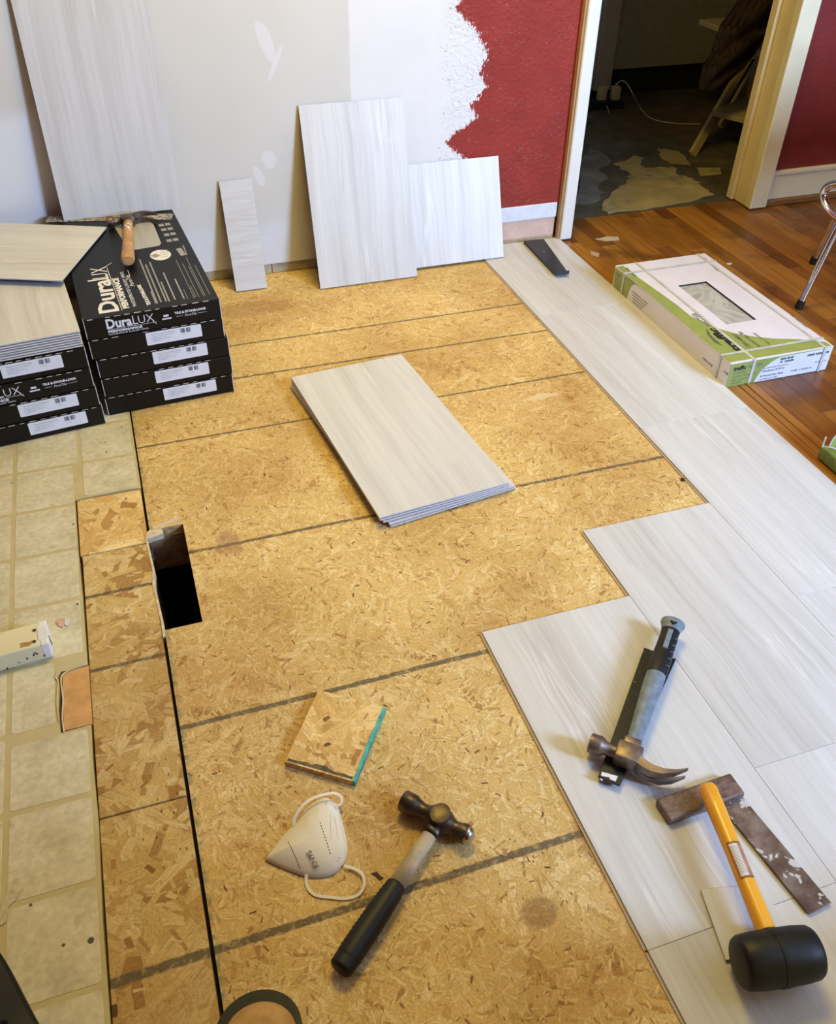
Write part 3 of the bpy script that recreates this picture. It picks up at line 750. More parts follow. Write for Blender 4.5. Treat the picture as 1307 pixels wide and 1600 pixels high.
# left stack: three black cartons, one opened with bare tiles
Ln = ['bottom', 'second from the bottom', 'third from the bottom', 'top opened']
aL = [7.0, 6.6, 6.4, 6.0]; xr = [(-1.2450, -.1960), (-1.2480, -.1965), (-1.2500, -.1965), (-1.2500, -.1955)]
for k in range(4):
    a = R(aL[k]); c0 = (xr[k][0]-CW*math.cos(a), xr[k][1]-CW*math.sin(a), .0016+k*.0525)
    carton(c0, a, 'black tile carton %s, %s of the left stack' % ('with white lettering' if k == 2 else 'with a white label', Ln[k]), LG, lidprint=(k == 2), haslabel=(k != 2), lx=(.004, -.002, 0, -.010)[k])
def loose_tile(w_, l_, M, label, group=None, name='vinyl_tile', cat='tile', rot_grain=False):
    e = empty(name, label, cat, M, group)
    bm = bmesh.new(); prism(bm, [(-w_/2, -l_/2), (w_/2, -l_/2), (w_/2, l_/2), (-w_/2, l_/2)], .0026, TH, side=1)
    o = obj('wear_layer', bm, [TILE, CORE], e, local=True)
    if rot_grain:
        o.data.transform(Matrix.Rotation(R(90), 4, 'Z')); o.rotation_euler.z = R(-90)
    bm = bmesh.new(); bx(bm, -w_/2+.003, -l_/2+.003, .0002, w_/2-.003, l_/2-.003, .0026)
    obj('backing', bm, CORED, e, local=True); return e
ZL = .0016+4*.0525
nm = ['lowest', 'second', 'third', 'fourth', 'fifth', 'sixth', 'uppermost']
for k in range(7):
    a = R(6.1+(.3 if k % 2 else -.2)); xc, yc = -1.2505+.0012*math.sin(k*2.3), -.1950+.0007*k
    c0 = Vector((xc, yc, ZL+k*.0057)); m = frame(c0, a) @ Matrix.Translation((-.155, .305, 0))
    loose_tile(.309, .608, m, 'pale stone-look tile on the opened carton at left, %s of the pile of seven' % nm[k], 'tiles piled on the left stack')
# skewed tile over both stacks
p0, p1 = G(168, 353, .269), G(95, 440, .269); xd = (p1-p0).normalized()
m = axes((p0+p1)/2, -Vector((xd.y, -xd.x, 0)), z=(0, 0, 1))
m = axes((p0+p1)/2, Vector((-xd.y, xd.x, 0)), z=(0, 0, 1))
if (m @ Vector((1, 0, 0))).x > m.translation.x: sgn = -1
else: sgn = 1
M2 = frame((p0+p1)/2, math.atan2((m.col[0].y)*sgn, (m.col[0].x)*sgn)); M2.translation.z = .2635
M2 = M2 @ Matrix.Rotation(R(-90), 4, 'Z'); M2 = M2 @ Matrix.Translation((0, .3048, 0))
loose_tile(.335, .6096, M2, 'beige stone-look tile lying askew across both carton stacks', 'loose stone-look tiles')

# ---------------- tiles leaning on the back wall
def lean(x0, x1, yb, zb, yt, zt, label, x0t=None, rot_grain=False):
    """tile whose lower edge is at yb, zb and whose upper edge rests on the wall at yt, zt (front face towards the room)"""
    x0t = x0 if x0t is None else x0t
    up = Vector((x0t-x0, yt-yb, zt-zb)); l_ = up.length
    o = Vector(((x0+x1)/2, yb, zb))+up/2
    M = axes(o, (1, 0, 0), y=up)      # normal = x cross up -> towards -y
    M = M @ Matrix.Translation((0, 0, -TH))
    return loose_tile(x1-x0, l_, M, label, 'loose stone-look tiles', rot_grain=rot_grain)
p0, p1 = G(98, 345, ZTOP), G(282, 325, ZTOP)
lean(p0.x, p1.x, .450, ZTOP+.0025, YB-.008, ZTOP+.606, 'tall stone-look tile standing on the cartons and leaning on the wall', x0t=p0.x+.008)
lean(-.568, -.252, .362, .0045, YB-.0085, .500, 'largest of the three tiles leaning on the wall from the subfloor', x0t=-.572)
lean(-.246, .063, .408, .0100, YB-.0085, .304, 'square cut tile leaning in front of the red wall, right of the largest leaning tile', x0t=-.243)
lean(-.8215, -.7255, .419, .0045, YB-.0085, .309, 'narrow cut strip of tile leaning on the grey wall', rot_grain=True)

# ---------------- stack of loose tiles in the middle of the subfloor
ctr = [(-.584, -.456, 8.0), (-.5850, -.4555, 7.7), (-.589, -.454, 6.3), (-.592, -.4535, 5.6), (-.592, -.4533, 5.4)]
nm = ['lowest', 'second', 'middle', 'fourth', 'uppermost']
for k, (x, y, a) in enumerate(ctr):
    loose_tile(.3105, .6096, frame((x, y, .0008+k*.0058), R(a)), 'stone-look tile lying on the subfloor, %s of the stack of five' % nm[k], 'tiles stacked on the subfloor')

# ---------------- tools
RUST = metal_mat('worn_rusty_steel', (.17, .125, .10), (.30, .25, .22), .42, 45, .75)
DSTEEL = metal_mat('dark_steel', (.05, .040, .030), (.13, .10, .075), .40, 50, .8)
BRIGHT = metal_mat('bright_steel', (.42, .42, .42), (.62, .62, .62), .25, 80, 1)
CHROME = metal_mat('chrome', (.72, .70, .66), (.85, .83, .80), .10, 20, 1)
BLKPAINT = metal_mat('black_painted_steel', (.012, .014, .016), (.022, .025, .028), .38, 40, .1, spots=((.35, .35, .35), 210))
RUBBER = plain('black_rubber', (.008, .009, .009), .48, var=.25, scale=50, bump=.1)
RUBBER.node_tree.nodes['Principled BSDF'].inputs['Specular IOR Level'].default_value = .35
FGREY = plain('blue_grey_fibreglass', (.17, .22, .27), .45, var=.28, scale=70, bump=.2)
HICK = plain('worn_hickory', (.46, .25, .085), .45, var=.28, scale=35)
YELLOW = plain('yellow_lacquered_handle', (.80, .38, .022), .32, var=.05, scale=20, coat=.3)

def claw_head(M, parent, mat, s=1.0, name='head'):
    """local: x = head axis (face at -x, claws at +x), y = towards the handle, z = thickness"""
    bm = bmesh.new()
    lathe_x(bm, [(-.050, .0115), (-.049, .0135), (-.036, .0140), (-.033, .0128), (-.028, .0095), (-.016, .0085), (-.008, .0105)], 20, M @ Matrix.Scale(s, 4))
    # cheek block around the eye
    b = bmesh.new(); bx(b, -.014, -.0125, -.0125, .020, .016, .0125, bev=.0035, seg=2); merge(bm, b, M @ Matrix.Scale(s, 4))
    # handle socket
    b = bmesh.new(); bx(b, -.0085, .010, -.0105, .0145, .027, .0105, bev=.003, seg=2); merge(bm, b, M @ Matrix.Scale(s, 4))
    # two curved claws with a V slot between them
    for sg in (-1, 1):
        path = [(.010, -.002), (.022, -.0080), (.035, -.0120), (.050, -.0110), (.065, -.0040), (.079, .0085)]
        b = bmesh.new(); rows = []
        for i, (x, y) in enumerate(path):
            f = i/(len(path)-1); th = (.0180, .0165, .0140, .0110, .0070, .0018)[i]
            zi, zo = (.0002, .0002, .0012, .0030, .0048, .0062)[i], (.0115, .0122, .0130, .0138, .0135, .0118)[i]
            rows.append([b.verts.new(p) for p in ((x, y-th/2, sg*zi), (x, y+th/2, sg*zi), (x, y+th/2*.8, sg*zo), (x, y-th/2*.8, sg*zo))])
        for i in range(len(rows)-1):
            for k in range(4): b.faces.new((rows[i][k], rows[i][(k+1) % 4], rows[i+1][(k+1) % 4], rows[i+1][k]))
        b.faces.new(rows[0]); b.faces.new(rows[-1][::-1])
        bmesh.ops.subdivide_edges(b, edges=[e for e in b.edges], cuts=1, smooth=.6)
        merge(bm, b, M @ Matrix.Scale(s, 4))
    return obj(name, bm, mat, parent, smooth=True, angle=40)

# black flat pull bar under the fibreglass hammer
def pull_bar(a0, a1, w0, w1, zb, label, hook0, hook1, th=.0035):
    """flat bar from a0 to a1 (world xy) with widths w0 -> w1, hooks bent at its ends: +up / -down"""
    a0, a1 = Vector((a0[0], a0[1], zb)), Vector((a1[0], a1[1], zb)); L_ = (a1-a0).length
    M = axes(a0, a1-a0, z=(0, 0, 1)); e = empty('pull_bar', label, 'pull bar', M)
    bm = bmesh.new()
    prism(bm, [(0, -w0/2), (L_, -w1/2), (L_, w1/2), (0, w0/2)], 0, th, bev=.0006); obj('flat_bar', bm, BLKPAINT, e, local=True)
    bm = bmesh.new(); z0, z1 = (th*.5, hook0) if hook0 > 0 else (hook0, th*.9); bx(bm, -th, -w0/2, z0, .0004, w0/2, z1, bev=.0006); obj('hooked_end', bm, BLKPAINT, e, local=True)
    bm = bmesh.new(); z0, z1 = (th*.5, hook1) if hook1 > 0 else (hook1, th*.9); bx(bm, L_-.0004, -w1/2, z0, L_+th, w1/2, z1, bev=.0006); obj('raised_end', bm, BLKPAINT, e, local=True)
    bm = bmesh.new(); prism(bm, [(L_*.36+.0032*math.cos(k*.785), .0032*math.sin(k*.785)) for k in range(8)], th, th+.0003); obj('hanging_hole', bm, BRIGHT, e, local=True)
    return e
pull_bar(((G(1000, 1012, .015)+G(1062, 1035, .015))/2)[:2], ((G(937, 1216, .015)+G(968, 1224, .015))/2)[:2], .058, .036, .0135, 'flat black steel pull bar lying under the grey-handled claw hammer', -.0072, .0065)
pull_bar(((G(818, 376, .016)+G(852, 375, .016))/2)[:2], ((G(870, 433, .012)+G(888, 428, .012))/2)[:2], .072, .043, .0135, 'flat black steel pull bar lying alone on the tile by the doorway', -.0072, .014)

# fibreglass claw hammer
sp_ = [G(u, v, .0172) for u, v in ((941, 1206), (952, 1209), (966, 1213), (961, 1224), (950, 1221), (954, 1215), (944, 1213), (942, 1220), (938, 1218))]
bm = bmesh.new(); prism(bm, [(p.x, p.y) for p in sp_], .0170, .0174); bar_ = [o for o in bpy.data.objects if o.name == 'pull_bar'][0]; obj('paint_smear', bm, WHITEP, bar_)
zc = .0335
bt = G(1053, 972, zc+.004); hd = G(986, 1174, zc)
M = axes(hd, Vector((bt-hd)).cross(Vector((0, 0, 1))), y=bt-hd)
e = empty('claw_hammer', 'claw hammer with a grey and black fibreglass handle lying on the tiles', 'hammer', frame((hd.x, hd.y, zc)))
claw_head(M @ Matrix.Translation((-.005, -.012, 0)), e, RUST, 1.20)
LH = (bt-hd).length
def hand(y0, y1, prof, mat, name, flat=(1, .72), n=18, M=M, parent=e):
    bm = bmesh.new(); pts = [(0, y0+(y1-y0)*f, 0) for f, r_ in prof]; ring_tube(bm, pts, [r_ for f, r_ in prof], n, M, 0, True, flat, up=(0, 0, 1))
    return obj(name, bm, mat, parent, smooth=True, angle=50)
hand(.014, LH*.58, [(0, .0125), (.15, .0125), (.5, .0150), (.8, .0170), (1, .0165)], FGREY, 'shaft')
g_ = hand(LH*.56, LH*.93, [(0, .0170), (.05, .0182), (.3, .0178), (.6, .0165), (.85, .0160), (1, .0170)], RUBBER, 'grip')
for k in range(5):
    bm = bmesh.new(); y = LH*(.62+k*.055); bx(bm, .0105, y, -.006, .0172, y+.0016, .0105, M, bev=.0005); obj('grip_rib', bm, FGREY, g_)
bm = bmesh.new(); bx(bm, -.0045, LH*.74, .0090, .0045, LH*.90, .0132, M, bev=.001); obj('grip_plate', bm, FGREY, g_)
hand(LH*.92, LH*1.0, [(0, .0172), (.3, .0190), (.7, .0225), (.92, .0220), (1, .0180)], FGREY, 'butt')
bm = bmesh.new(); prism(bm, [(-.006, LH*.955), (.007, LH*.955), (.0005, LH*.935)], .0120, .0168, M); obj('butt_slot', bm, RUBBER, e)
bm = bmesh.new(); bx(bm, .008, -.0145-.012, .0005, .030, -.0105-.012, .010, M @ Matrix.Translation((-.004, .003, 0))); obj('cheek_plate', bm, RUBBER, e)

# ball-peen hammer
zb_ = .0205
fa, pe, bu = G(652, 1262, zb_), G(716, 1297, zb_), G(531, 1516, zb_-.003)
hc = fa+(pe-fa)*.56
M = axes(hc, pe-fa, z=(0, 0, 1)); hx = M.inverted() @ bu
e = empty('ball_peen_hammer', 'ball-peen hammer with a ridged black rubber grip lying on the subfloor', 'hammer', frame((hc.x, hc.y, zb_)))
bm = bmesh.new(); hl = (pe-fa).length
lathe_x(bm, [(-.066, .0145), (-.064, .0165), (-.046, .0168), (-.040, .0140), (-.030, .0115), (-.022, .0130), (-.012, .0185), (0, .0198), (.012, .0185), (.020, .0130), (.026, .0112), (.032, .0122), (.038, .0148), (.046, .0150), (.053, .0115), (.057, .0050), (.0575, .001)], 28, M)
obj('head', bm, DSTEEL, e, smooth=True, angle=50)
bm = bmesh.new(); lathe_x(bm, [(.0465, .0152), (.0535, .0117), (.0575, .0052), (.0580, .001)], 24, M); obj('peen_face', bm, BRIGHT, e, smooth=True)['label'] = 'polished ball face'
bm = bmesh.new(); prism(bm, [(.0155*math.cos(k*.3), .0175*math.sin(k*.3)) for k in range(21)], .0150, .0202, M, bev=.001); obj('cheek', bm, DSTEEL, e, smooth=True, angle=40)
hb = M @ Vector((0, 0, 0)); dirh = (bu-hb); Mh = axes(hb, dirh, z=(0, 0, 1)); Lb = dirh.length
PALEH = plain('worn_pale_wood_shaft', (.50, .42, .28), .5, var=.25, scale=45)
bm = bmesh.new(); ring_tube(bm, [(x, 0, 0) for x in (.010, .024, .030)], [.0135, .0140, .0115], 18, Mh, 0, True, (1, .8), up=(0, 0, 1)); obj('neck', bm, DSTEEL, e, smooth=True)
bm = bmesh.new(); ring_tube(bm, [(x, 0, 0) for x in (.022, .06, Lb*.5)], [.0112, .0122, .0132], 18, Mh, 0, True, (1, .8), up=(0, 0, 1)); obj('shaft', bm, PALEH, e, smooth=True)
pts = []; rad = []
x = Lb*.455; n_ = 44
for k in range(n_+1):
    f = k/n_; pts.append((x+(Lb-x)*f, 0, 0)); rad.append((.0145+.0025*math.sin(f*2.6)+.0010*f)+(.0011 if k % 2 and 3 < k < 38 else 0)-(.003 if k in (0, n_) else 0))
bm = bmesh.new(); ring_tube(bm, pts, rad, 20, Mh, 0, True, (1, .86), up=(0, 0, 1)); obj('grip', bm, RUBBER, e, smooth=True, angle=60)

# rubber mallet resting on the square
RM = .0365; zm = .0117+RM
ma, mb = G(1166, 1508, zm), G(1268, 1492, zm)
mc = (ma+mb)/2+Vector((.0, .003, 0)); M = axes(mc, mb-ma, z=(0, 0, 1))
e = empty('rubber_mallet', 'black rubber mallet with a yellow wooden handle lying on the tiles', 'mallet', frame(mc))
hl = .054
bm = bmesh.new(); lathe_x(bm, [(-hl, .026), (-hl+.002, .0305), (-hl+.007, .0335), (-.030, .0352), (-.006, RM-.0008), (-.0058, RM), (0, RM+.0004), (.0058, RM), (.006, RM-.0008), (.030, .0352), (hl-.007, .0335), (hl-.002, .0305), (hl, .026)], 40, M)
obj('head', bm, RUBBER, e, smooth=True, angle=50)
ht = G(1105, 1228, .046); d_ = ht-mc
Mh = axes(mc, d_, z=(0, 0, 1)); Lm = d_.length
bm = bmesh.new(); ring_tube(bm, [(x, 0, 0) for x in (.010, .036, .09, Lm*.55, Lm*.8, Lm-.006, Lm)], [.0135, .0135, .0130, .0128, .0140, .0142, .0110], 24, Mh, 0, True, (1, .92), up=(0, 0, 1)); hnd = obj('handle', bm, YELLOW, e, smooth=True, angle=60)
bm = bmesh.new()
def wrap(x0, x1, a0, a1, r_, n=6):
    b = bmesh.new(); rows = []
    for k in range(n+1):
        a = a0+(a1-a0)*k/n; rows.append((b.verts.new((x0, r_*math.cos(a), r_*.92*math.sin(a))), b.verts.new((x1, r_*math.cos(a), r_*.92*math.sin(a)))))
    for k in range(n): b.faces.new((rows[k][0], rows[k][1], rows[k+1][1], rows[k+1][0]))
    return b
merge(bm, wrap(.105, .158, R(45), R(135), .01345), Mh); stk = obj('sticker', bm, plain('brown_sticker', (.45, .22, .12), .4, var=.3, scale=80), hnd); stk['label'] = 'brown and white warning sticker'
bm = bmesh.new(); merge(bm, wrap(.108, .155, R(52), R(104), .01365), Mh); obj('sticker_panel', bm, WHITEP, hnd)
bm = bmesh.new()
for a in (52, 60, 67, 74, 82, 90, 98): merge(bm, wrap(.110, .153, R(a), R(a+2.2), .01375, 1), Mh)
for a, b_ in ((43, 46), (134, 137)): merge(bm, wrap(.105, .158, R(a), R(b_), .01375, 1), Mh)
merge(bm, wrap(.1045, .106, R(43), R(137), .0138), Mh); merge(bm, wrap(.157, .1585, R(43), R(137), .0138), Mh)
obj('sticker_print', bm, plain('dark_brown_ink', (.10, .05, .03), .5), hnd)

# try square
t = NT('scarred_square', .45, .35); P = t.coord(); f = t.noise(P, 22, 5, .65)
c = t.ramp(f, [(.34, (.075, .042, .028)), (.5, (.155, .105, .082)), (.66, (.27, .215, .19))])
c = t.mix(t.step(t.noise(t.mapping(P, (1, 1, 1), (3, 1, 0)), 34, 4, .65), .575, .61), c, (.60, .60, .60)); t.base(c); t.bump(f, .2, .0006); BLADE = t.m
STOCKM = NT('worn_stock', .45); P = STOCKM.coord(); STOCKM.base(STOCKM.ramp(STOCKM.noise(STOCKM.mapping(P, (1, 2, 1)), 40, 5, .7), [(.32, (.045, .020, .012)), (.5, (.15, .095, .080)), (.66, (.24, .17, .15))])); STOCKM = STOCKM.m
zs = TH+.0008
s0, s1, s2 = G(1026, 1247, zs+.016), G(1142, 1207, zs+.016), G(1043, 1285, zs+.016)
xd = (s1-s0); M = axes(Vector((s0.x, s0.y, zs)), Vector((xd.x, xd.y, 0)), z=(0, 0, 1)); sl = xd.length
e = empty('try_square', 'worn square with brown stock and paint-spotted steel blade lying on the tiles', 'square', M)
bm = bmesh.new(); bx(bm, 0, -.040, .0, sl, 0, .0165, bev=.0035, seg=2); obj('stock', bm, STOCKM, e, local=True)
b0, b1 = G(1300, 1410, zs+.006), G(1265, 1428, zs+.006)
q0 = M.inverted() @ b0; q1 = M.inverted() @ b1
bm = bmesh.new(); prism(bm, [(sl-.0015, -.005), (sl-.042, -.005), (sl-.043, -.040), (q1.x, q1.y), (q0.x, q0.y), (sl-.0005, -.040)], .0030, .0050, None, bev=.0004); 
bm2 = bmesh.new(); prism(bm2, [(sl-.0015, -.0395), (sl-.043, -.0395), (q1.x, q1.y), (q0.x, q0.y)], .0035, .0055, bev=.0004); bm.free()
obj('blade', bm2, BLADE, e, local=True)['label'] = 'steel blade spotted with paint'
bm = bmesh.new(); prism(bm, [(sl-.046, -.0395), (sl-.0475, -.030), (sl-.0455, -.018), (sl-.0445, -.018), (sl-.0445, -.030)], .0166, .0169); obj('stock_slot', bm, INKB, e, local=True)
# small square offcut of tile under the mallet
c0, c1, c3 = G(1096, 1390, .0112), G(1196, 1381, .0112), G(1128, 1500, .0112)
M = axes(Vector((c0.x, c0.y, 0)), Vector((c1.x-c0.x, c1.y-c0.y, 0)), z=(0, 0, 1)); wq = (c1-c0).length; hq = (c3-c0).length
loose_tile(wq, hq, M @ Matrix.Translation((wq/2, -hq/2, TH+.0003)), 'small square tile offcut under the rubber mallet', 'loose stone-look tiles')

# hammer on the cartons
zh = ZTOP+.0165
hd = G(200, 343, zh+.003); bt = G(200, 408, zh+.006)
M = axes(Vector((hd.x, hd.y, zh)), Vector((bt-hd)).cross(Vector((0, 0, 1))), y=bt-hd); LH = (bt-hd).length
M = axes(Vector((hd.x, hd.y, zh)), Vector((1, .02, 0)), z=(0, 0, -1))     # y towards the camera
e = empty('claw_hammer', 'old claw hammer with a wooden handle lying on the cartons', 'hammer', frame((hd.x, hd.y, zh)))
claw_head(M @ Matrix.Translation((-.004, -.006, 0)), e, metal_mat('brown_hammer_steel', (.07, .045, .03), (.20, .14, .10), .38, 40, .75), 1.06)
Mh = axes(Vector((hd.x, hd.y, zh)), bt-Vector((hd.x, hd.y, zh)), z=(0, 0, 1))
bm = bmesh.new(); ring_tube(bm, [(x*LH, 0, 0) for x in (.02, .12, .3, .5, .75, .93, .985, 1)], [.0115, .0130, .0135, .0135, .0155, .0172, .0165, .0140], 22, Mh, 0, True, (1, .82), up=(0, 0, 1)); hn = obj('handle', bm, HICK, e, smooth=True, angle=60)
bm = bmesh.new()
for (x, y, r_) in ((.18, .002, .0045), (.23, -.004, .004), (.28, .003, .006), (.33, .005, .003), (.42, .001, .002), (.21, .007, .003)):
    prism(bm, ragged([(x*LH+r_*math.cos(k*1.05), y+r_*.8*math.sin(k*1.05)) for k in range(6)], int(x*99), r_*.3, 2), .0098, .0116, Mh)
obj('paint_spots', bm, WHITEP, hn)['kind'] = 'stuff'
# speckled strip behind the hammer
t = NT('speckled_grey', .6); P = t.coord(); f = t.noise(t.mapping(P, (1, 2, 1)), 130, 4, .75); t.base(t.ramp(f, [(.42, (.07, .055, .045)), (.52, (.30, .28, .25)), (.60, (.66, .65, .63))])); t.bump(f, .5, .001)
a, b_ = G(71, 345, ZTOP+.003), G(268, 341, ZTOP+.003)
M = axes(Vector((a.x, a.y, ZTOP+.0002)), Vector((b_.x-a.x, b_.y-a.y, 0)), z=(0, 0, 1))
bm = bmesh.new(); bx(bm, 0, -.004, 0, (b_-a).length, .038, .0016, M, bev=.0005); tag(obj('speckled_strip', bm, t.m), 'thin speckled grey strip along the back edge of the cartons', 'strip')

# ---------------- OSB offcut
tl, tr, br, bl = G(498, 1078, .0125), G(603, 1105, .0125), G(555, 1222, .0125), G(445, 1190, .0125)
M = axes(Vector((bl.x, bl.y, 0)), Vector((br.x-bl.x, br.y-bl.y, 0)), z=(0, 0, 1)); inv = M.inverted()
poly = [tuple((inv @ Vector((p.x, p.y, 0)))[:2]) for p in (bl, br, tr, tl)]
e = empty('board_offcut', 'small offcut of strand board with a teal painted edge', 'board', M)
bm = bmesh.new(); prism(bm, poly, .0006, .0125, bev=.0004, side=1); obj('board', bm, [OSBO, OSBE], e, local=True)
bm = bmesh.new()
def strip(p, q, wd, z0, z1, jag=0):
    v = Vector((q[0]-p[0], q[1]-p[1])); L_ = v.length; v /= L_; nrm = Vector((-v.y, v.x)); rr = random.Random(4); n = 14; pl = []
    for k in range(n+1): pl.append((p[0]+v.x*L_*k/n, p[1]+v.y*L_*k/n))
    for k in range(n, -1, -1):
        w2 = wd*(1+rr.uniform(-jag, jag)); pl.append((p[0]+v.x*L_*k/n+nrm.x*w2, p[1]+v.y*L_*k/n+nrm.y*w2))
    prism(bm, pl, z0, z1)
strip(poly[1], poly[2], .0052, .0010, .0130, .2); obj('painted_edge', bm, plain('teal_edge_paint', (.06, .42, .36), .7, var=.3, scale=90, bump=.3), e, local=True)
bm = bmesh.new(); strip((poly[0][0]+.003, poly[0][1]+.003), (poly[1][0]-.006, poly[1][1]+.003), .007, .0124, .0128, .5); obj('ink_line', bm, plain('dark_line_ink', (.11, .09, .04), .8, var=.5, scale=90), e, local=True)

# ---------------- respirator mask
MASKM = plain('mask_fabric', (.78, .74, .62), .85, var=.03, scale=200, bump=.1)
outl = [(414, 1343), (428, 1324), (446, 1302), (462, 1286), (478, 1264), (497, 1250), (512, 1246), (527, 1256), (533, 1275), (539, 1298), (543, 1322), (541, 1340), (532, 1356), (518, 1366), (500, 1370), (480, 1369), (455, 1361), (433, 1352)]
ow = [G(u, v, .004) for u, v in outl]; ow = [Vector((p.x, p.y, .002)) for p in ow]
ow = smoothpath(ow+[ow[0]], 3)[:-1]
cen = Vector((G(490, 1320, .01).x, G(490, 1320, .01).y, 0))
b = bmesh.new(); rings = []
for s, h in ((1, .0015), (.985, .0055), (.93, .0085), (.8, .0135), (.62, .0185), (.42, .0220), (.2, .0235)):
    rings.append([b.verts.new((cen.x+(p.x-cen.x)*s, cen.y+(p.y-cen.y)*s, h)) for p in ow])
n = len(ow)
for i in range(len(rings)-1):
    for k in range(n): b.faces.new((rings[i][k], rings[i][(k+1) % n], rings[i+1][(k+1) % n], rings[i+1][k]))
tv = b.verts.new((cen.x, cen.y, .024))
for k in range(n): b.faces.new((rings[-1][k], rings[-1][(k+1) % n], tv))
b.faces.new(rings[0][::-1])
dm = dropper(b)
e = empty('respirator_mask', 'folded off-white respirator mask with ear loops lying on the subfloor', 'mask', frame((cen.x, cen.y, 0)))
obj('mask_body', b, MASKM, e, smooth=True, angle=70)
def on(u, v, dz=.0003): p = G(u, v, .014); return dm(p.x, p.y, dz)
bm = bmesh.new()
for (u0, v0, u1, v1) in ((451, 1318, 468, 1353), (501, 1290, 516, 1335)):
    for k in range(11):
        f = k/10; p = on(u0+(u1-u0)*f, v0+(v1-v0)*f); q = on(u0+(u1-u0)*(f+.045), v0+(v1-v0)*(f+.045)); ribbon(bm, [p, q], .0011, .0004)
obj('stitching', bm, INKB, e)['kind'] = 'stuff'
bm = bmesh.new(); o_ = on(499, 1354, .0008); q_ = on(487, 1334, .0008); m = axes(o_, q_-o_, z=(0, 0, 1)); text(bm, 'KN95', m, .0115, width=(q_-o_).length, depth=.0004)
text(bm, 'C E', axes(on(527, 1346, .0008), on(533, 1336, .0008)-on(527, 1346, .0008), z=(0, 0, 1)), .006, depth=.0003)
obj('lettering', bm, plain('grey_mask_ink', (.20, .16, .10), .7), e)['kind'] = 'stuff'
bm = bmesh.new()
for pth in (((517, 1272), (517, 1290), (518, 1315)), ((523, 1276), (526, 1295), (528, 1312)), ((529, 1266), (536, 1300), (539, 1330), (528, 1354), (505, 1366))):
    ring_tube(bm, smoothpath([on(u, v, .0002) for u, v in pth], 5), .0005, 5)
obj('seam', bm, plain('mask_seam', (.66, .60, .48), .85), e)
bm = bmesh.new(); pts = [on(u, v, .0001) for u, v in ((503, 1268), (510, 1255), (523, 1262), (522, 1273), (512, 1276))]
prism(bm, [(p.x, p.y) for p in pts], .004, .0155, bev=.002); obj('nose_foam', bm, plain('white_foam', (.80, .82, .85), .8), e, smooth=True)
def loop(pix, z, name='ear_loop'):
    bm = bmesh.new(); pts = smoothpath([Vector((G(u, v, zz).x, G(u, v, zz).y, zz)) for (u, v), zz in zip(pix, z)], 6); ribbon(bm, pts, .0046, .0007); return obj(name, bm, MASKM, e)
loop([(479, 1365), (480, 1384), (492, 1398), (515, 1402), (540, 1404), (560, 1398), (569, 1383), (567, 1367), (555, 1358), (538, 1353)], [.006, .002, .002, .002, .002, .003, .005, .006, .005, .006])
loop([(460, 1291), (461, 1278), (472, 1260), (490, 1247), (510, 1241), (525, 1240), (534, 1247), (533, 1256), (523, 1259), (512, 1254)], [.010, .016, .022, .023, .021, .018, .016, .014, .013, .015])

# ---------------- floor tile cartons, white and green
GREENP = plain('olive_green_print', (.30, .345, .085), .45, var=.08)
GREEND = GREENP
CARW = plain('white_carton', (.74, .70, .74), .5, var=.04, scale=14, bump=.1)
CARS = plain('white_carton_side', (.60, .55, .48), .6, var=.05)
STRAP = plain('clear_strapping', (.56, .55, .49), .3, var=.15)
gx0, gx1, gy0, gy1, gh = .3125, .6335, -.507, .118, .0725
e = empty('floor_tile_carton', 'white and green strapped carton of floor tile standing on the hardwood', 'carton', frame(((gx0+gx1)/2, (gy0+gy1)/2, 0)))
wc = [G(u, v, gh) for u, v in ((1059, 446), (1105, 440), (1182, 499), (1137, 507))]
wx0, wx1 = (wc[0].x+wc[3].x)/2, (wc[1].x+wc[2].x)/2; wy0, wy1 = (wc[2].y+wc[3].y)/2, (wc[0].y+wc[1].y)/2
bm = bmesh.new(); bx(bm, gx0, gy0, .0006, gx1, gy1, gh-.0051, bev=.0015); obj('body', bm, CARW, e)
bm = bmesh.new(); slab_grid(bm, [gx0, wx0, wx1, gx1], [gy0, wy0, wy1, gy1], gh-.0050, gh, {(1, 1)}); obj('lid', bm, CARW, e)
t = NT('marble_tile', .25); P = t.coord(); f = t.noise(P, 7, 6, .6, 1.2); t.base(t.ramp(f, [(.35, (.38, .36, .31)), (.5, (.52, .51, .46)), (.56, (.36, .33, .28)), (.62, (.55, .54, .50))])); MARB = t.m
bm = bmesh.new(); bx(bm, wx0+.0005, wy0+.0005, gh-.0050, wx1-.0005, wy1-.0005, gh-.0040); obj('tile_sample', bm, MARB, e)['label'] = 'grey marbled tile seen through the window of the lid'
bm = bmesh.new(); bx(bm, wx1-.0025, wy0, gh-.0048, wx1-.0003, wy1, gh+.0004); bx(bm, wx0, wy1-.0025, gh-.0048, wx1, wy1-.0003, gh+.0004); obj('window_edge', bm, INKB, e)
def flat(bm, pix, z0, z1):
    pts = [G(u, v, z1) for u, v in pix]; prism(bm, [(min(max(p.x, gx0+.0005), gx1-.0005), min(max(p.y, gy0+.0005), gy1-.0005)) for p in pts], z0, z1)
bm = bmesh.new()
flat(bm, [(964, 417), (1050, 493), (1136, 567), (1220, 553), (1300, 540), (1290, 534), (1250, 530), (1210, 529), (1180, 526), (1150, 521), (1125, 514), (1102, 504), (1080, 494), (1058, 476), (1020, 449), (990, 428), (974, 415)], gh, gh+.0004)
gp = obj('green_panel', bm, GREENP, e)
bm = bmesh.new(); pts = [X(u, v, gx0-.0004) for u, v in ((962, 418), (958, 452), (980, 473), (983, 458), (990, 446), (998, 447), (1010, 456), (1060, 498), (1134, 563), (1050, 491))]
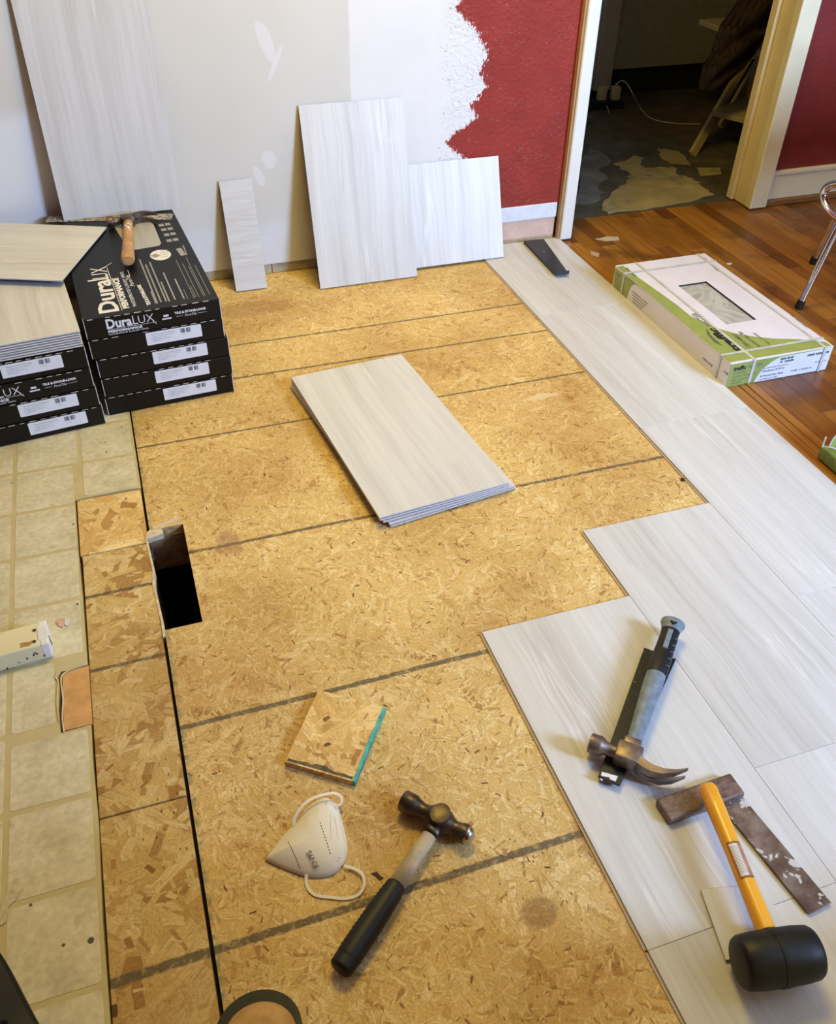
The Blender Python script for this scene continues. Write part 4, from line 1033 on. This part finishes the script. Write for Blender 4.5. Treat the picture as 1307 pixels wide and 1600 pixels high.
prism(bm, [(p.y, min(max(p.z, .002), gh-.0005)) for p in [X(u, v, gx0) for u, v in ((962, 419), (958, 450), (979, 472), (982, 458), (987, 447), (994, 443), (1003, 451), (1015, 460))]], 0, .0004, axes((gx0-.0005, 0, 0), (0, 1, 0), y=(0, 0, 1)))
obj('green_side_panel', bm, GREENP, e)
F = axes((0, gy0-.0005, 0), (1, 0, 0), z=(0, -1, 0))
def FG(x, z, dz=.0005): return Matrix.Translation((x, gy0-dz, z)) @ F.to_3x3().to_4x4()
bm = bmesh.new(); prism(bm, [(gx0+.001, .0015), (gx0+.088, .0015), (gx0+.094, .020), (gx0+.105, .040), (gx0+.125, .057), (gx0+.150, .068), (gx1-.001, .0705), (gx1-.001, gh-.001), (gx0+.001, gh-.001)], 0, .0004, F)
gf = obj('green_end_panel', bm, GREENP, e)
bm = bmesh.new()
text(bm, 'traffic', FG(gx0+.012, .051, .001), .0165, bold=.0008, width=.038)
obj('bold_lettering', bm, INKB, gf)
bm = bmesh.new()
text(bm, 'MASTER', FG(gx0+.055, .051, .001), .0150, width=.045)
text(bm, 'CERAMIC', FG(gx0+.012, .0395, .001), .0095, width=.040)
text(bm, 'FLOOR & WALL TILE', FG(gx0+.012, .0285, .001), .0095, width=.074)
text(bm, 'PISO Y PARED', FG(gx0+.012, .0185, .001), .0075, width=.052)
text(bm, 'CERAMICA', FG(gx0+.012, .0100, .001), .0065, width=.034)
text(bm, 'Nominal size information', FG(gx0+.105, .0400, .001), .0050, width=.080)
text(bm, 'Thickness 0.35 in.', FG(gx0+.105, .0300, .001), .0085, width=.072)
text(bm, '8 Pieces Per Box', FG(gx0+.105, .0150, .001), .0085, width=.072)
text(bm, '8 piezas por caja', FG(gx0+.105, .0070, .001), .0055, width=.055)
text(bm, '11.81 x 23.62 in.', FG(gx0+.200, .0150, .001), .0075, width=.068)
text(bm, '15.50 sq. ft.', FG(gx0+.272, .0300, .001), .0065, width=.038)
text(bm, '11  1:29:20', FG(gx0+.155, .0500, .001), .0080, bold=.0004, width=.042)
text(bm, '1002 078 138', FG(gx0+.240, .0555, .001), .0085, bold=.0004, width=.068)
text(bm, '0181 08 07', FG(gx0+.155, .0590, .001), .0080, bold=.0004, width=.042)
obj('end_lettering', bm, plain('grey_green_ink', (.12, .14, .10), .6), e)['kind'] = 'stuff'
# lid lettering, read from the far side
bm = bmesh.new()
def TG(u0, v0, u1, v1): 
    o = G(u0, v0, gh+.0008); d_ = G(u1, v1, gh+.0008)-o; return axes(o, d_, z=(0, 0, 1)), d_.length
m, L_ = TG(1160, 547, 1116, 511); text(bm, 'traffic', m, .034, bold=.0016, width=L_)
obj('lid_bold_lettering', bm, INKB, e)
bm = bmesh.new()
m, L_ = TG(1114, 509, 1088, 489); text(bm, 'MASTER', m, .024, width=L_)
m, L_ = TG(1176, 543, 1143, 516); text(bm, 'CERAMIC', m, .016, bold=.0003, width=L_*.8)
m, L_ = TG(1190, 541, 1158, 518); text(bm, 'FLOOR & WALL TILE', m, .013, bold=.0003, width=L_)
m, L_ = TG(1206, 538, 1180, 520); text(bm, 'PISO Y PARED', m, .010, width=L_)
m, L_ = TG(1266, 513, 1240, 492); text(bm, '1002 078 138', m, .012, width=L_); m, L_ = TG(1275, 508, 1252, 494); text(bm, '11 x 23 in', m, .012, width=L_)
m, L_ = TG(1126, 424, 1103, 403); text(bm, '1002 078 138', m, .011, width=L_)
m, L_ = TG(996, 432, 980, 418); text(bm, '078 138', m, .009, bold=.0004, width=L_)
# swoosh
sw = [G(u, v, gh) for u, v in ((1104, 513), (1112, 525), (1130, 541), (1117, 535), (1106, 523))]; prism(bm, [(p.x, p.y) for p in sw], gh, gh+.0007)
S_ = axes((gx0-.0005, 0, 0), (0, -1, 0), y=(0, 0, 1))
def SX(u, v): p = X(u, v, gx0); return p.y, p.z
def side_text(body, u, v, size, wd):
    y, z = SX(u, v); text(bm, body, Matrix.Translation((gx0-.0006, y, z)) @ S_.to_3x3().to_4x4(), size, width=wd)
for k in range(4): side_text('FLOOR AND WALL TILE CERAMIC', 989, 456+k*5.2, .0060, .09-.012*k)
side_text('1002 078', 1098, 560, .009, .045); side_text('138', 1130, 580, .009, .02)
for k in range(3): side_text('11.81 x 23.62 in. 15.5', 1096, 575+k*6, .006, .07)
side_text('traffic', 963, 428, .010, .030)
for k in range(4): side_text('ceramic tile', 962, 434+k*5.0, .0045, .03)
obj('side_lettering', bm, plain('faded_ink', (.10, .11, .08), .6), e)
def strap(bm, x=None, y=None):
    wd = .0042
    if x is not None:
        bx(bm, x-wd, gy0-.0014, gh+.0005, x+wd, gy1+.001, gh+.0014); bx(bm, x-wd, gy0-.0024, .002, x+wd, gy0-.0012, gh+.0014)
    else:
        bx(bm, gx0-.0014, y-wd, gh+.0015, gx1+.001, y+wd, gh+.0023); bx(bm, gx0-.0024, y-wd, .002, gx0-.0012, y+wd, gh+.0023)
for kw in (dict(x=G(1060, 470, gh).x+.012), dict(x=G(1230, 490, gh).x-.022), dict(y=gy0+.046), dict(y=gy1-.062)):
    bm = bmesh.new(); strap(bm, **kw); obj('strap', bm, STRAP, e)

# second carton, opened, cut by the right edge of the frame
ax0, ay1 = .3385, -.845
e = empty('floor_tile_carton', 'torn open green carton end at the right edge of the picture', 'carton', frame((ax0+.15, ay1-.3, 0)))
bm = bmesh.new(); bx(bm, ax0, ay1-.6, .0062, ax0+.32, ay1, .040, bev=.002); obj('body', bm, plain('dark_green_print', (.13, .17, .025), .55, var=.25, scale=60), e)
bm = bmesh.new(); pl = smoothpath([(ax0+.012, .040, 0), (ax0+.016, .066, 0), (ax0+.030, .080, 0), (ax0+.06, .085, 0), (ax0+.2, .082, 0), (ax0+.31, .080, 0)], 3)
prism(bm, [(p.x, p.y) for p in pl]+[(ax0+.31, .038)], 0, .002, axes((0, ay1-.012, 0), (1, 0, 0), z=(0, -1, 0))); fp_ = obj('end_flap', bm, GREENP, e)
bm = bmesh.new(); text(bm, 'traffic', Matrix.Translation((ax0+.024, ay1-.0145, .060)) @ F.to_3x3().to_4x4(), .018, bold=.0008); obj('lettering', bm, INKB, fp_)
bm = bmesh.new(); ring_tube(bm, smoothpath([Vector((p.x, ay1-.013, p.y)) for p in pl[:10]], 2), .0016, 6); ring_tube(bm, [(ax0+.003, ay1-.005, .034), (ax0+.001, ay1-.004, .050), (ax0+.002, ay1-.004, .066)], [.003, .0018, .0022], 6)
ring_tube(bm, smoothpath([(ax0+.001, ay1-.004, .036), (ax0+.014, ay1-.012, .041), (ax0+.03, ay1-.03, .041), (ax0+.06, ay1-.05, .042)], 4), .0022, 6); obj('torn_paper_edge', bm, CARTIN, e)

# ---------------- chrome dinette chair
f1, f2 = Vector((.792, -.178, 0)), Vector((1.045, .082, 0))
dv = Vector((.26, -.26, 0)); f3, f4 = f1+dv, f2+dv; cc = (f1+f4)/2
e = empty('dinette_chair', 'chrome tube dinette chair standing on the hardwood at the right edge', 'chair', frame((cc.x, cc.y, 0)))
for f in (f1, f2, f3, f4):
    topp = cc+(f-cc)*.66+Vector((0, 0, .43))
    kn = f+(topp-f)*.30
    bm = bmesh.new(); ring_tube(bm, [f+Vector((0, 0, .002)), f+(topp-f)*.060], [.0125, .0120], 14); obj('rubber_foot', bm, RUBBER, e, smooth=True, angle=50)
    bm = bmesh.new(); ring_tube(bm, [f+(topp-f)*.055, kn], .0098, 14); obj('lower_leg', bm, CHROME, e, smooth=True, angle=50)
    bm = bmesh.new(); s_ = Vector((.006, -.006, 0)) 
    ring_tube(bm, smoothpath([kn-(topp-f)*.03, kn+(topp-f)*.04, topp], 4), [.0085]+[.0112]*8, 14)
    obj('leg', bm, CHROME, e, smooth=True, angle=50)
# bent brace loop between the front legs
lp = [(1330, 352, .24), (1307, 338, .245), (1294, 325, .25), (1288, 310, .255), (1290, 297, .262), (1300, 289, .268), (1330, 283, .27)]
bm = bmesh.new(); ring_tube(bm, smoothpath([X(u, v, .885) for u, v, z in lp], 5), .0115, 16); obj('bent_brace', bm, CHROME, e, smooth=True)
VSEAT = plain('red_vinyl_upholstery', (.30, .02, .02), .35, var=.05)
Ms = frame((cc.x, cc.y, .43), R(-45)); Ms2 = frame((cc.x+.03, cc.y-.03, .43), R(-45))
bm = bmesh.new(); bx(bm, -.19, -.19, .0, .19, .19, .05, Ms2, bev=.02, seg=3); obj('seat', bm, VSEAT, e, smooth=True)
for sx in (-.16, .16):
    bm = bmesh.new(); ring_tube(bm, [Ms2 @ Vector((sx, -.17, .02)), Ms2 @ Vector((sx, -.22, .45))], .011, 12)
    obj('back_post', bm, CHROME, e, smooth=True)
bm = bmesh.new(); bx(bm, -.18, -.235, .22, .18, -.205, .44, Ms2, bev=.012, seg=3); obj('backrest', bm, VSEAT, e, smooth=True)

# ---------------- painted wooden post end, left
t = NT('chipped_cream_paint', .5); P = t.coord(); c = t.ramp(t.noise(P, 12, 4), [(.3, (.72, .66, .40)), (.7, (.82, .77, .52))])
c = t.mix(t.step(t.noise(P, 48, 3, .6), .68, .70), c, (.42, .26, .10)); t.base(c); CHIP = t.m
p0 = G(84, 1028, 0); p1 = G(0, 1051, 0); zt_ = .040
dx_ = Vector((p1.x-p0.x, p1.y-p0.y, 0)).normalized()
pt = G(82, 994, zt_)
M = axes(Vector((p0.x, p0.y, 0)), dx_, z=(0, 0, 1)); M = axes(M.translation, -dx_, z=(0, 0, 1))
e = empty('painted_post', 'length of cream painted wood with chipped paint lying on the sheet vinyl', 'wood', M)
bm = bmesh.new(); bx(bm, -.42, .0, .0014, 0, .060, zt_, bev=.004, seg=2); obj('timber', bm, CHIP, e, local=True)
bm = bmesh.new(); bx(bm, -.014, -.0006, .0030, .0012, .0606, zt_+.0007, bev=.003, seg=2); bx(bm, -.016, .012, .030, .0016, .048, zt_+.0012, bev=.001); obj('end_cap', bm, plain('white_end_paint', (.78, .78, .78), .5), e, local=True)
bm = bmesh.new(); bx(bm, .0014, .022, .010, .0022, .026, .034); obj('crack', bm, INKB, e, local=True)
bm = bmesh.new(); prism(bm, ragged([(-.046, .006), (-.026, .006), (-.026, .016), (-.046, .016)], 3, .0015, 3), zt_, zt_+.0005); obj('bare_spot', bm, HICK, e, local=True)
for (x, y) in ((-.022, .012), (-.020, .040)):
    bm = bmesh.new(); prism(bm, [(x+.0032*math.cos(k), y+.0032*math.sin(k)) for k in range(6)], zt_, zt_+.0018)
    obj('nail_head', bm, DSTEEL, e, local=True)
bm = bmesh.new()
for (x, z) in ((-.030, .018), (-.027, .022), (-.024, .019), (-.042, .014), (-.014, .010), (-.078, .003)): bx(bm, x, -.0006, z, x+.0022, -.0001, z+.0050)
obj('paint_chip_marks', bm, INKB, e, local=True)['kind'] = 'stuff'

# ---------------- shoe at the bottom edge
tc = G(398, 1580, .02); tx = tc.x+.0
e = empty('shoe', 'tan shoe toe with a black rubber rim at the bottom edge of the picture', 'shoe', frame((tx, -1.80, 0)))
def sole(w_, l0, l1, y_t):
    out = []
    for k in range(25):
        a = math.pi*k/24; out.append((tx+w_*math.cos(a), y_t-.048+.050*math.sin(a)*1.0))
    out += [(tx-w_*1.0, -1.74), (tx-w_*.72, -1.82), (tx-w_*.62, -1.89), (tx-w_*.4, -1.925), (tx+w_*.3, -1.93), (tx+w_*.6, -1.90), (tx+w_*.66, -1.82), (tx+w_*.98, -1.74)]
    return out
yt = G(398, 1553, .025).y
bm = bmesh.new(); prism(bm, sole(.0545, 0, 0, yt), .001, .030, bev=.004); obj('rubber_sole', bm, RUBBER, e, smooth=True, angle=50)
TANL = plain('tan_suede', (.46, .28, .10), .8, var=.2, scale=55, bump=.3)
b = bmesh.new(); prof = sole(.0545, 0, 0, yt); cx_ = tx; rows = []
for s, h in ((.86, .028), (.85, .038), (.79, .048), (.66, .056), (.4, .060)):
    rows.append([b.verts.new((cx_+(x-cx_)*s, -1.76+(y+1.76)*(s+.02), h+max(0, (-1.70-y))*.30)) for x, y in prof])
n = len(prof)
for i in range(len(rows)-1):
    for k in range(n): b.faces.new((rows[i][k], rows[i][(k+1) % n], rows[i+1][(k+1) % n], rows[i+1][k]))
b.faces.new(rows[-1]); b.faces.new(rows[0][::-1]); obj('upper', b, TANL, e, smooth=True, angle=60)
bm = bmesh.new()
for k in range(4):
    y = yt-.075-k*.022; ring_tube(bm, smoothpath([(tx-.030, y, .060+k*.007), (tx, y-.004, .070+k*.007), (tx+.030, y, .060+k*.007)], 4), .003, 6)
obj('laces', bm, INKB, e)

# ---------------- black case at the lower left corner
e0 = [G(u, v, .012) for u, v in ((0, 1488), (8, 1500), (22, 1525), (45, 1570), (63, 1603))]
M = frame((-1.55, -1.60, 0)); e = empty('tool_case', 'flat black plastic case lying at the lower left corner of the picture', 'case', M)
out = [(p.x, p.y) for p in e0]; d_ = Vector((out[-1][0]-out[-2][0], out[-1][1]-out[-2][1])).normalized()
out += [(out[-1][0]+d_.x*.14, out[-1][1]+d_.y*.14)]; out += [(out[-1][0]-.25, out[-1][1]-.115), (out[0][0]-.23, out[0][1]-.10), (out[0][0]-.12, out[0][1]+.005), (out[0][0]-.01, out[0][1]+.006)]
bm = bmesh.new(); prism(bm, out, .0016, .022, bev=.003); obj('shell', bm, RUBBER, e, smooth=True, angle=45)
cxm = sum(p[0] for p in out)/len(out); cym = sum(p[1] for p in out)/len(out)
bm = bmesh.new(); prism(bm, [(cxm+(x-cxm)*.93, cym+(y-cym)*.93) for x, y in out], .021, .0255, bev=.002); obj('lid_panel', bm, plain('satin_black_plastic', (.02, .02, .018), .5, var=.4, scale=25), e, smooth=True, angle=45)
bm = bmesh.new(); ring_tube(bm, [(cxm-.04, cym-.02, .027), (cxm-.035, cym-.02, .038), (cxm+.035, cym-.01, .038), (cxm+.04, cym-.01, .027)], .005, 8); obj('handle', bm, RUBBER, e, smooth=True)

# ---------------- small debris
def flake(pix, z, mat, label, name='paint_flake', cat='debris', th=.0012, seed=1, group=None):
    pts = [G(u, v, z) for u, v in pix]; bm = bmesh.new(); prism(bm, ragged([(p.x, p.y) for p in pts], seed, .0012, 3), z, z+th); return tag(obj(name, bm, mat), label, cat, group)
flake([(930, 374), (948, 370), (966, 370), (968, 375), (946, 377)], .0004, plain('beige_flake', (.50, .42, .27), .8), 'largest pale paint flake on the hardwood near the doorway', seed=2)
flake([(922, 392), (938, 396), (935, 402), (924, 399)], .0004, plain('pinkish_flake', (.42, .28, .17), .8), 'pinkish scrape of plaster on the hardwood beside the black pull bar', seed=3)
flake([(1136, 411), (1144, 411), (1143, 414), (1137, 414)], .0004, CORE, 'tiny white flake on the hardwood behind the green carton', seed=4)
flake([(88, 972), (97, 967), (104, 972), (99, 981), (92, 979)], .0016, plain('pink_white_flake', (.62, .42, .33), .8, var=.2, scale=200), 'pink and white paint flake on the sheet vinyl by the cream wood', seed=5, th=.002)
flake([(103, 966), (110, 968), (107, 978), (101, 976)], .0030, CORE, 'small white paint flake touching the pink one on the sheet vinyl', seed=8, th=.0010)
flake([(0, 1425), (8, 1405), (20, 1375), (33, 1372), (38, 1384), (28, 1402), (14, 1418), (8, 1443), (0, 1446)], .0016, plain('dried_plaster', (.58, .52, .34), .9, var=.2, scale=120, bump=.5), 'rough smear of dried plaster on the sheet vinyl at the left edge', 'plaster_smear', seed=6, th=.0010)
flake([(580, 1364), (590, 1362), (600, 1372), (594, 1376)], .0004, plain('dark_chip', (.06, .035, .015), .8), 'dark wood splinter beside the mask ear loop and hammer grip', 'wood_splinter', seed=7)
flake([(1064, 748), (1070, 748), (1070, 752), (1064, 752)], .0004, INKB, 'tiny black chip at the edge of the laid tiles', 'black_chip', seed=9, th=.002)
p = G(142, 1469, .002); bm = bmesh.new(); prism(bm, [(p.x+.0045*math.cos(k*.5), p.y+.0045*math.sin(k*.5)) for k in range(12)], .0014, .0022, bev=.0003); tag(obj('nail_head', bm, plain('oxidised_nail', (.07, .08, .05), .5)), 'round grey nail head in the sheet vinyl', 'nail')

# ---------------- things in the back room
SW = plain('pale_stool_wood', (.46, .36, .17), .55, var=.12, scale=15)
yl_ = 1.30
e = empty('step_stool', 'pale wooden step stool with a jacket over it in the back room', 'stool', frame((1.6, 1.5, 0)))
def beam(bm, a, b_, wd, dp, z=(0, -1, .3)):
    m = axes(a, b_-a, z=z); bx(bm, 0, -wd/2, -dp/2, (b_-a).length, wd/2, dp/2, m, bev=.003)
foot = G(1082, 243, 0); up_ = W(1148, 128, 1.42)
for off in (Vector((0, 0, 0)), Vector((.34, .30, 0))):
    bm = bmesh.new(); beam(bm, foot+off+Vector((0, 0, .004)), up_+off+(up_-foot)*.55, .036, .022); obj('leg', bm, SW, e)
for off in (Vector((.42, .06, 0)), Vector((.50, .40, 0))):
    bm = bmesh.new(); beam(bm, foot+off+Vector((0, 0, .004)), up_+(up_-foot)*.55+off*.35, .036, .022); obj('leg', bm, SW, e)
a1, a2 = W(1113, 176, 1.27), W(1165, 208, 1.12)
bm = bmesh.new(); b = [a1, a2, a2+Vector((.22, .12, 0)), a1+Vector((.22, .12, 0))]
prism(bm, [(p.x, p.y) for p in b], a1.z-.012, a1.z+.008, bev=.002); obj('tread', bm, SW, e)
a1, a2 = W(1172, 74, 1.25), W(1200, 84, 1.12)
b = [a1+Vector((-.02, .05, 0)), a2, a2+Vector((.25, .12, 0)), a1+Vector((.22, .15, 0))]
bm = bmesh.new(); prism(bm, [(p.x, p.y) for p in b], a1.z-.015, a1.z+.008, bev=.002); obj('tread', bm, SW, e)
a1 = W(1122, 46, 1.45); bm = bmesh.new(); bx(bm, a1.x, a1.y-.02, a1.z-.012, a1.x+.30, a1.y+.15, a1.z+.012, bev=.004); obj('top_board', bm, SW, e)
# jacket draped over the stool
CLOTH = plain('dark_brown_cloth', (.030, .016, .010), .95, var=.4, scale=18, bump=.4)
lft = [(1200, -30), (1160, -10), (1125, 40), (1118, 60), (1112, 80), (1100, 100), (1092, 125), (1093, 140)]
rgt = [(1240, -20), (1230, 20), (1215, 45), (1196, 60), (1180, 85), (1165, 105), (1150, 118), (1125, 142)]
b = bmesh.new(); rows = []
nn = 9
for i, (l, r_) in enumerate(zip(lft, rgt)):
    row = []
    for k in range(nn):
        f = k/(nn-1); u, v = l[0]+(r_[0]-l[0])*f, l[1]+(r_[1]-l[1])*f
        yy_ = 1.16-.05*math.sin(math.pi*f)-.02*math.sin(i*1.9+k*1.3)-.008*i
        row.append(b.verts.new(W(u, v, yy_)))
    rows.append(row)
for i in range(len(rows)-1):
    for k in range(nn-1): b.faces.new((rows[i][k], rows[i][k+1], rows[i+1][k+1], rows[i+1][k]))
bmesh.ops.solidify(b, geom=b.faces[:], thickness=-.02)
bmesh.ops.subdivide_edges(b, edges=b.edges[:], cuts=1, smooth=.4, use_grid_fill=True)
jk = obj('jacket', b, CLOTH, smooth=True); tag(jk, 'dark brown jacket draped over the pale wooden stool', 'jacket')

# power strip, adapters and white cords
zp = .035
p = G(925, 173, .0); q = G(976, 171, 0)
m = axes(Vector((p.x, p.y, .001)), Vector((q.x-p.x, q.y-p.y, 0)), z=(0, 0, 1))
bm = bmesh.new(); bx(bm, -.05, .0, 0, (q-p).length, .06, .035, m, bev=.004); tag(obj('power_strip', bm, RUBBER), 'black power strip on the floor of the back room', 'power strip')
ADP = plain('yellowed_white_plastic', (.50, .42, .22), .5)
def adapter(u, v, label, prong=True):
    o = G(u, v, zp+.003); mm = axes(Vector((o.x, o.y, zp+.0020)), m.col[0].to_3d(), z=(0, 0, 1)); e = empty('plug_adapter', label, 'adapter', mm, 'adapters on the power strip')
    bm = bmesh.new(); bx(bm, -.022, -.012, 0, .022, .022, .060, bev=.005, seg=2); obj('case', bm, ADP, e, local=True, smooth=True, angle=40)
    bm = bmesh.new(); lathe_x(bm, [(0, .006), (.012, .005)], 10, Matrix.Translation((0, .006, .060)) @ Matrix.Rotation(R(-90), 4, 'Y')); obj('cord_socket', bm, ADP, e, local=True); return mm
adapter(940, 156, 'left white plug adapter, partly behind the door casing')
ma_ = adapter(961, 155.5, 'right white plug adapter with the looping cord')
CORD = plain('white_cord', (.62, .58, .45), .5)
pts = [W(963, 138, 1.86), W(966, 130, 1.86), W(973, 126, 1.84), W(981, 132, 1.80), W(990, 148, 1.74), G(1000, 167, .015), G(1012, 181, .005), G(1030, 189, .004), G(1060, 193, .004), G(1095, 194, .004)]
bm = bmesh.new(); ring_tube(bm, smoothpath(pts, 6), .0022, 6); tag(obj('charger_cord', bm, CORD, smooth=True), 'thin white cord looping from the right adapter across the floor', 'cord')
pts = [G(944, 158, .03), G(948, 165, .02), G(951, 172, .004), G(952, 177, .004)]
bm = bmesh.new(); ring_tube(bm, smoothpath(pts, 5), .0022, 6); tag(obj('charger_cord', bm, CORD, smooth=True), 'short grey-white cord hanging from the left adapter', 'cord')

# ---------------- unseen dinette table; drawer unit and box added out of view to shade floor
e = empty('dinette_table', 'dinette table standing beside the chrome chair, right of the picture', 'table', frame((1.4, -.6, 0)))
bm = bmesh.new(); bx(bm, .95, -1.38, .72, 1.90, -.50, .76, bev=.01); obj('table_top', bm, plain('laminate_top', (.45, .42, .38), .4), e)
for x, y in ((1.05, -1.28), (1.8, -1.28), (1.8, -.6), (1.4, -.6)):
    bm = bmesh.new(); ring_tube(bm, [(x, y, .002), (x, y, .72)], .016, 12); obj('leg', bm, CHROME, e, smooth=True)
e = empty('shade_drawer_block', 'unseen white drawer block added to shade the lower left floor', 'shade blocker', frame((-.4, -2.2, 0)))
bm = bmesh.new(); bx(bm, -.60, -2.40, .002, -.22, -2.00, .70, bev=.004); obj('body', bm, WDOOR, e)  # invented block, keeps window light off the lower left floor
for k in range(3):
    bm = bmesh.new(); bx(bm, -.59, -1.999, .03+k*.22, -.23, -1.985, .235+k*.22, bev=.003); dr = obj('drawer', bm, WDOOR, e)
    bm = bmesh.new(); bx(bm, -.44, -1.984, .12+k*.22, -.38, -1.970, .14+k*.22, bev=.002); obj('knob', bm, CHROME, dr)
e = empty('shade_box', 'unseen brown box added to shade the lower tiles', 'box', frame((.3, -2.15, 0)))
bm = bmesh.new(); bx(bm, -.19, -2.35, .008, .55, -1.96, .25, bev=.003); obj('body', bm, plain('kraft_board', (.42, .28, .15), .8), e)  # invented low block, keeps window light off the nearest tiles
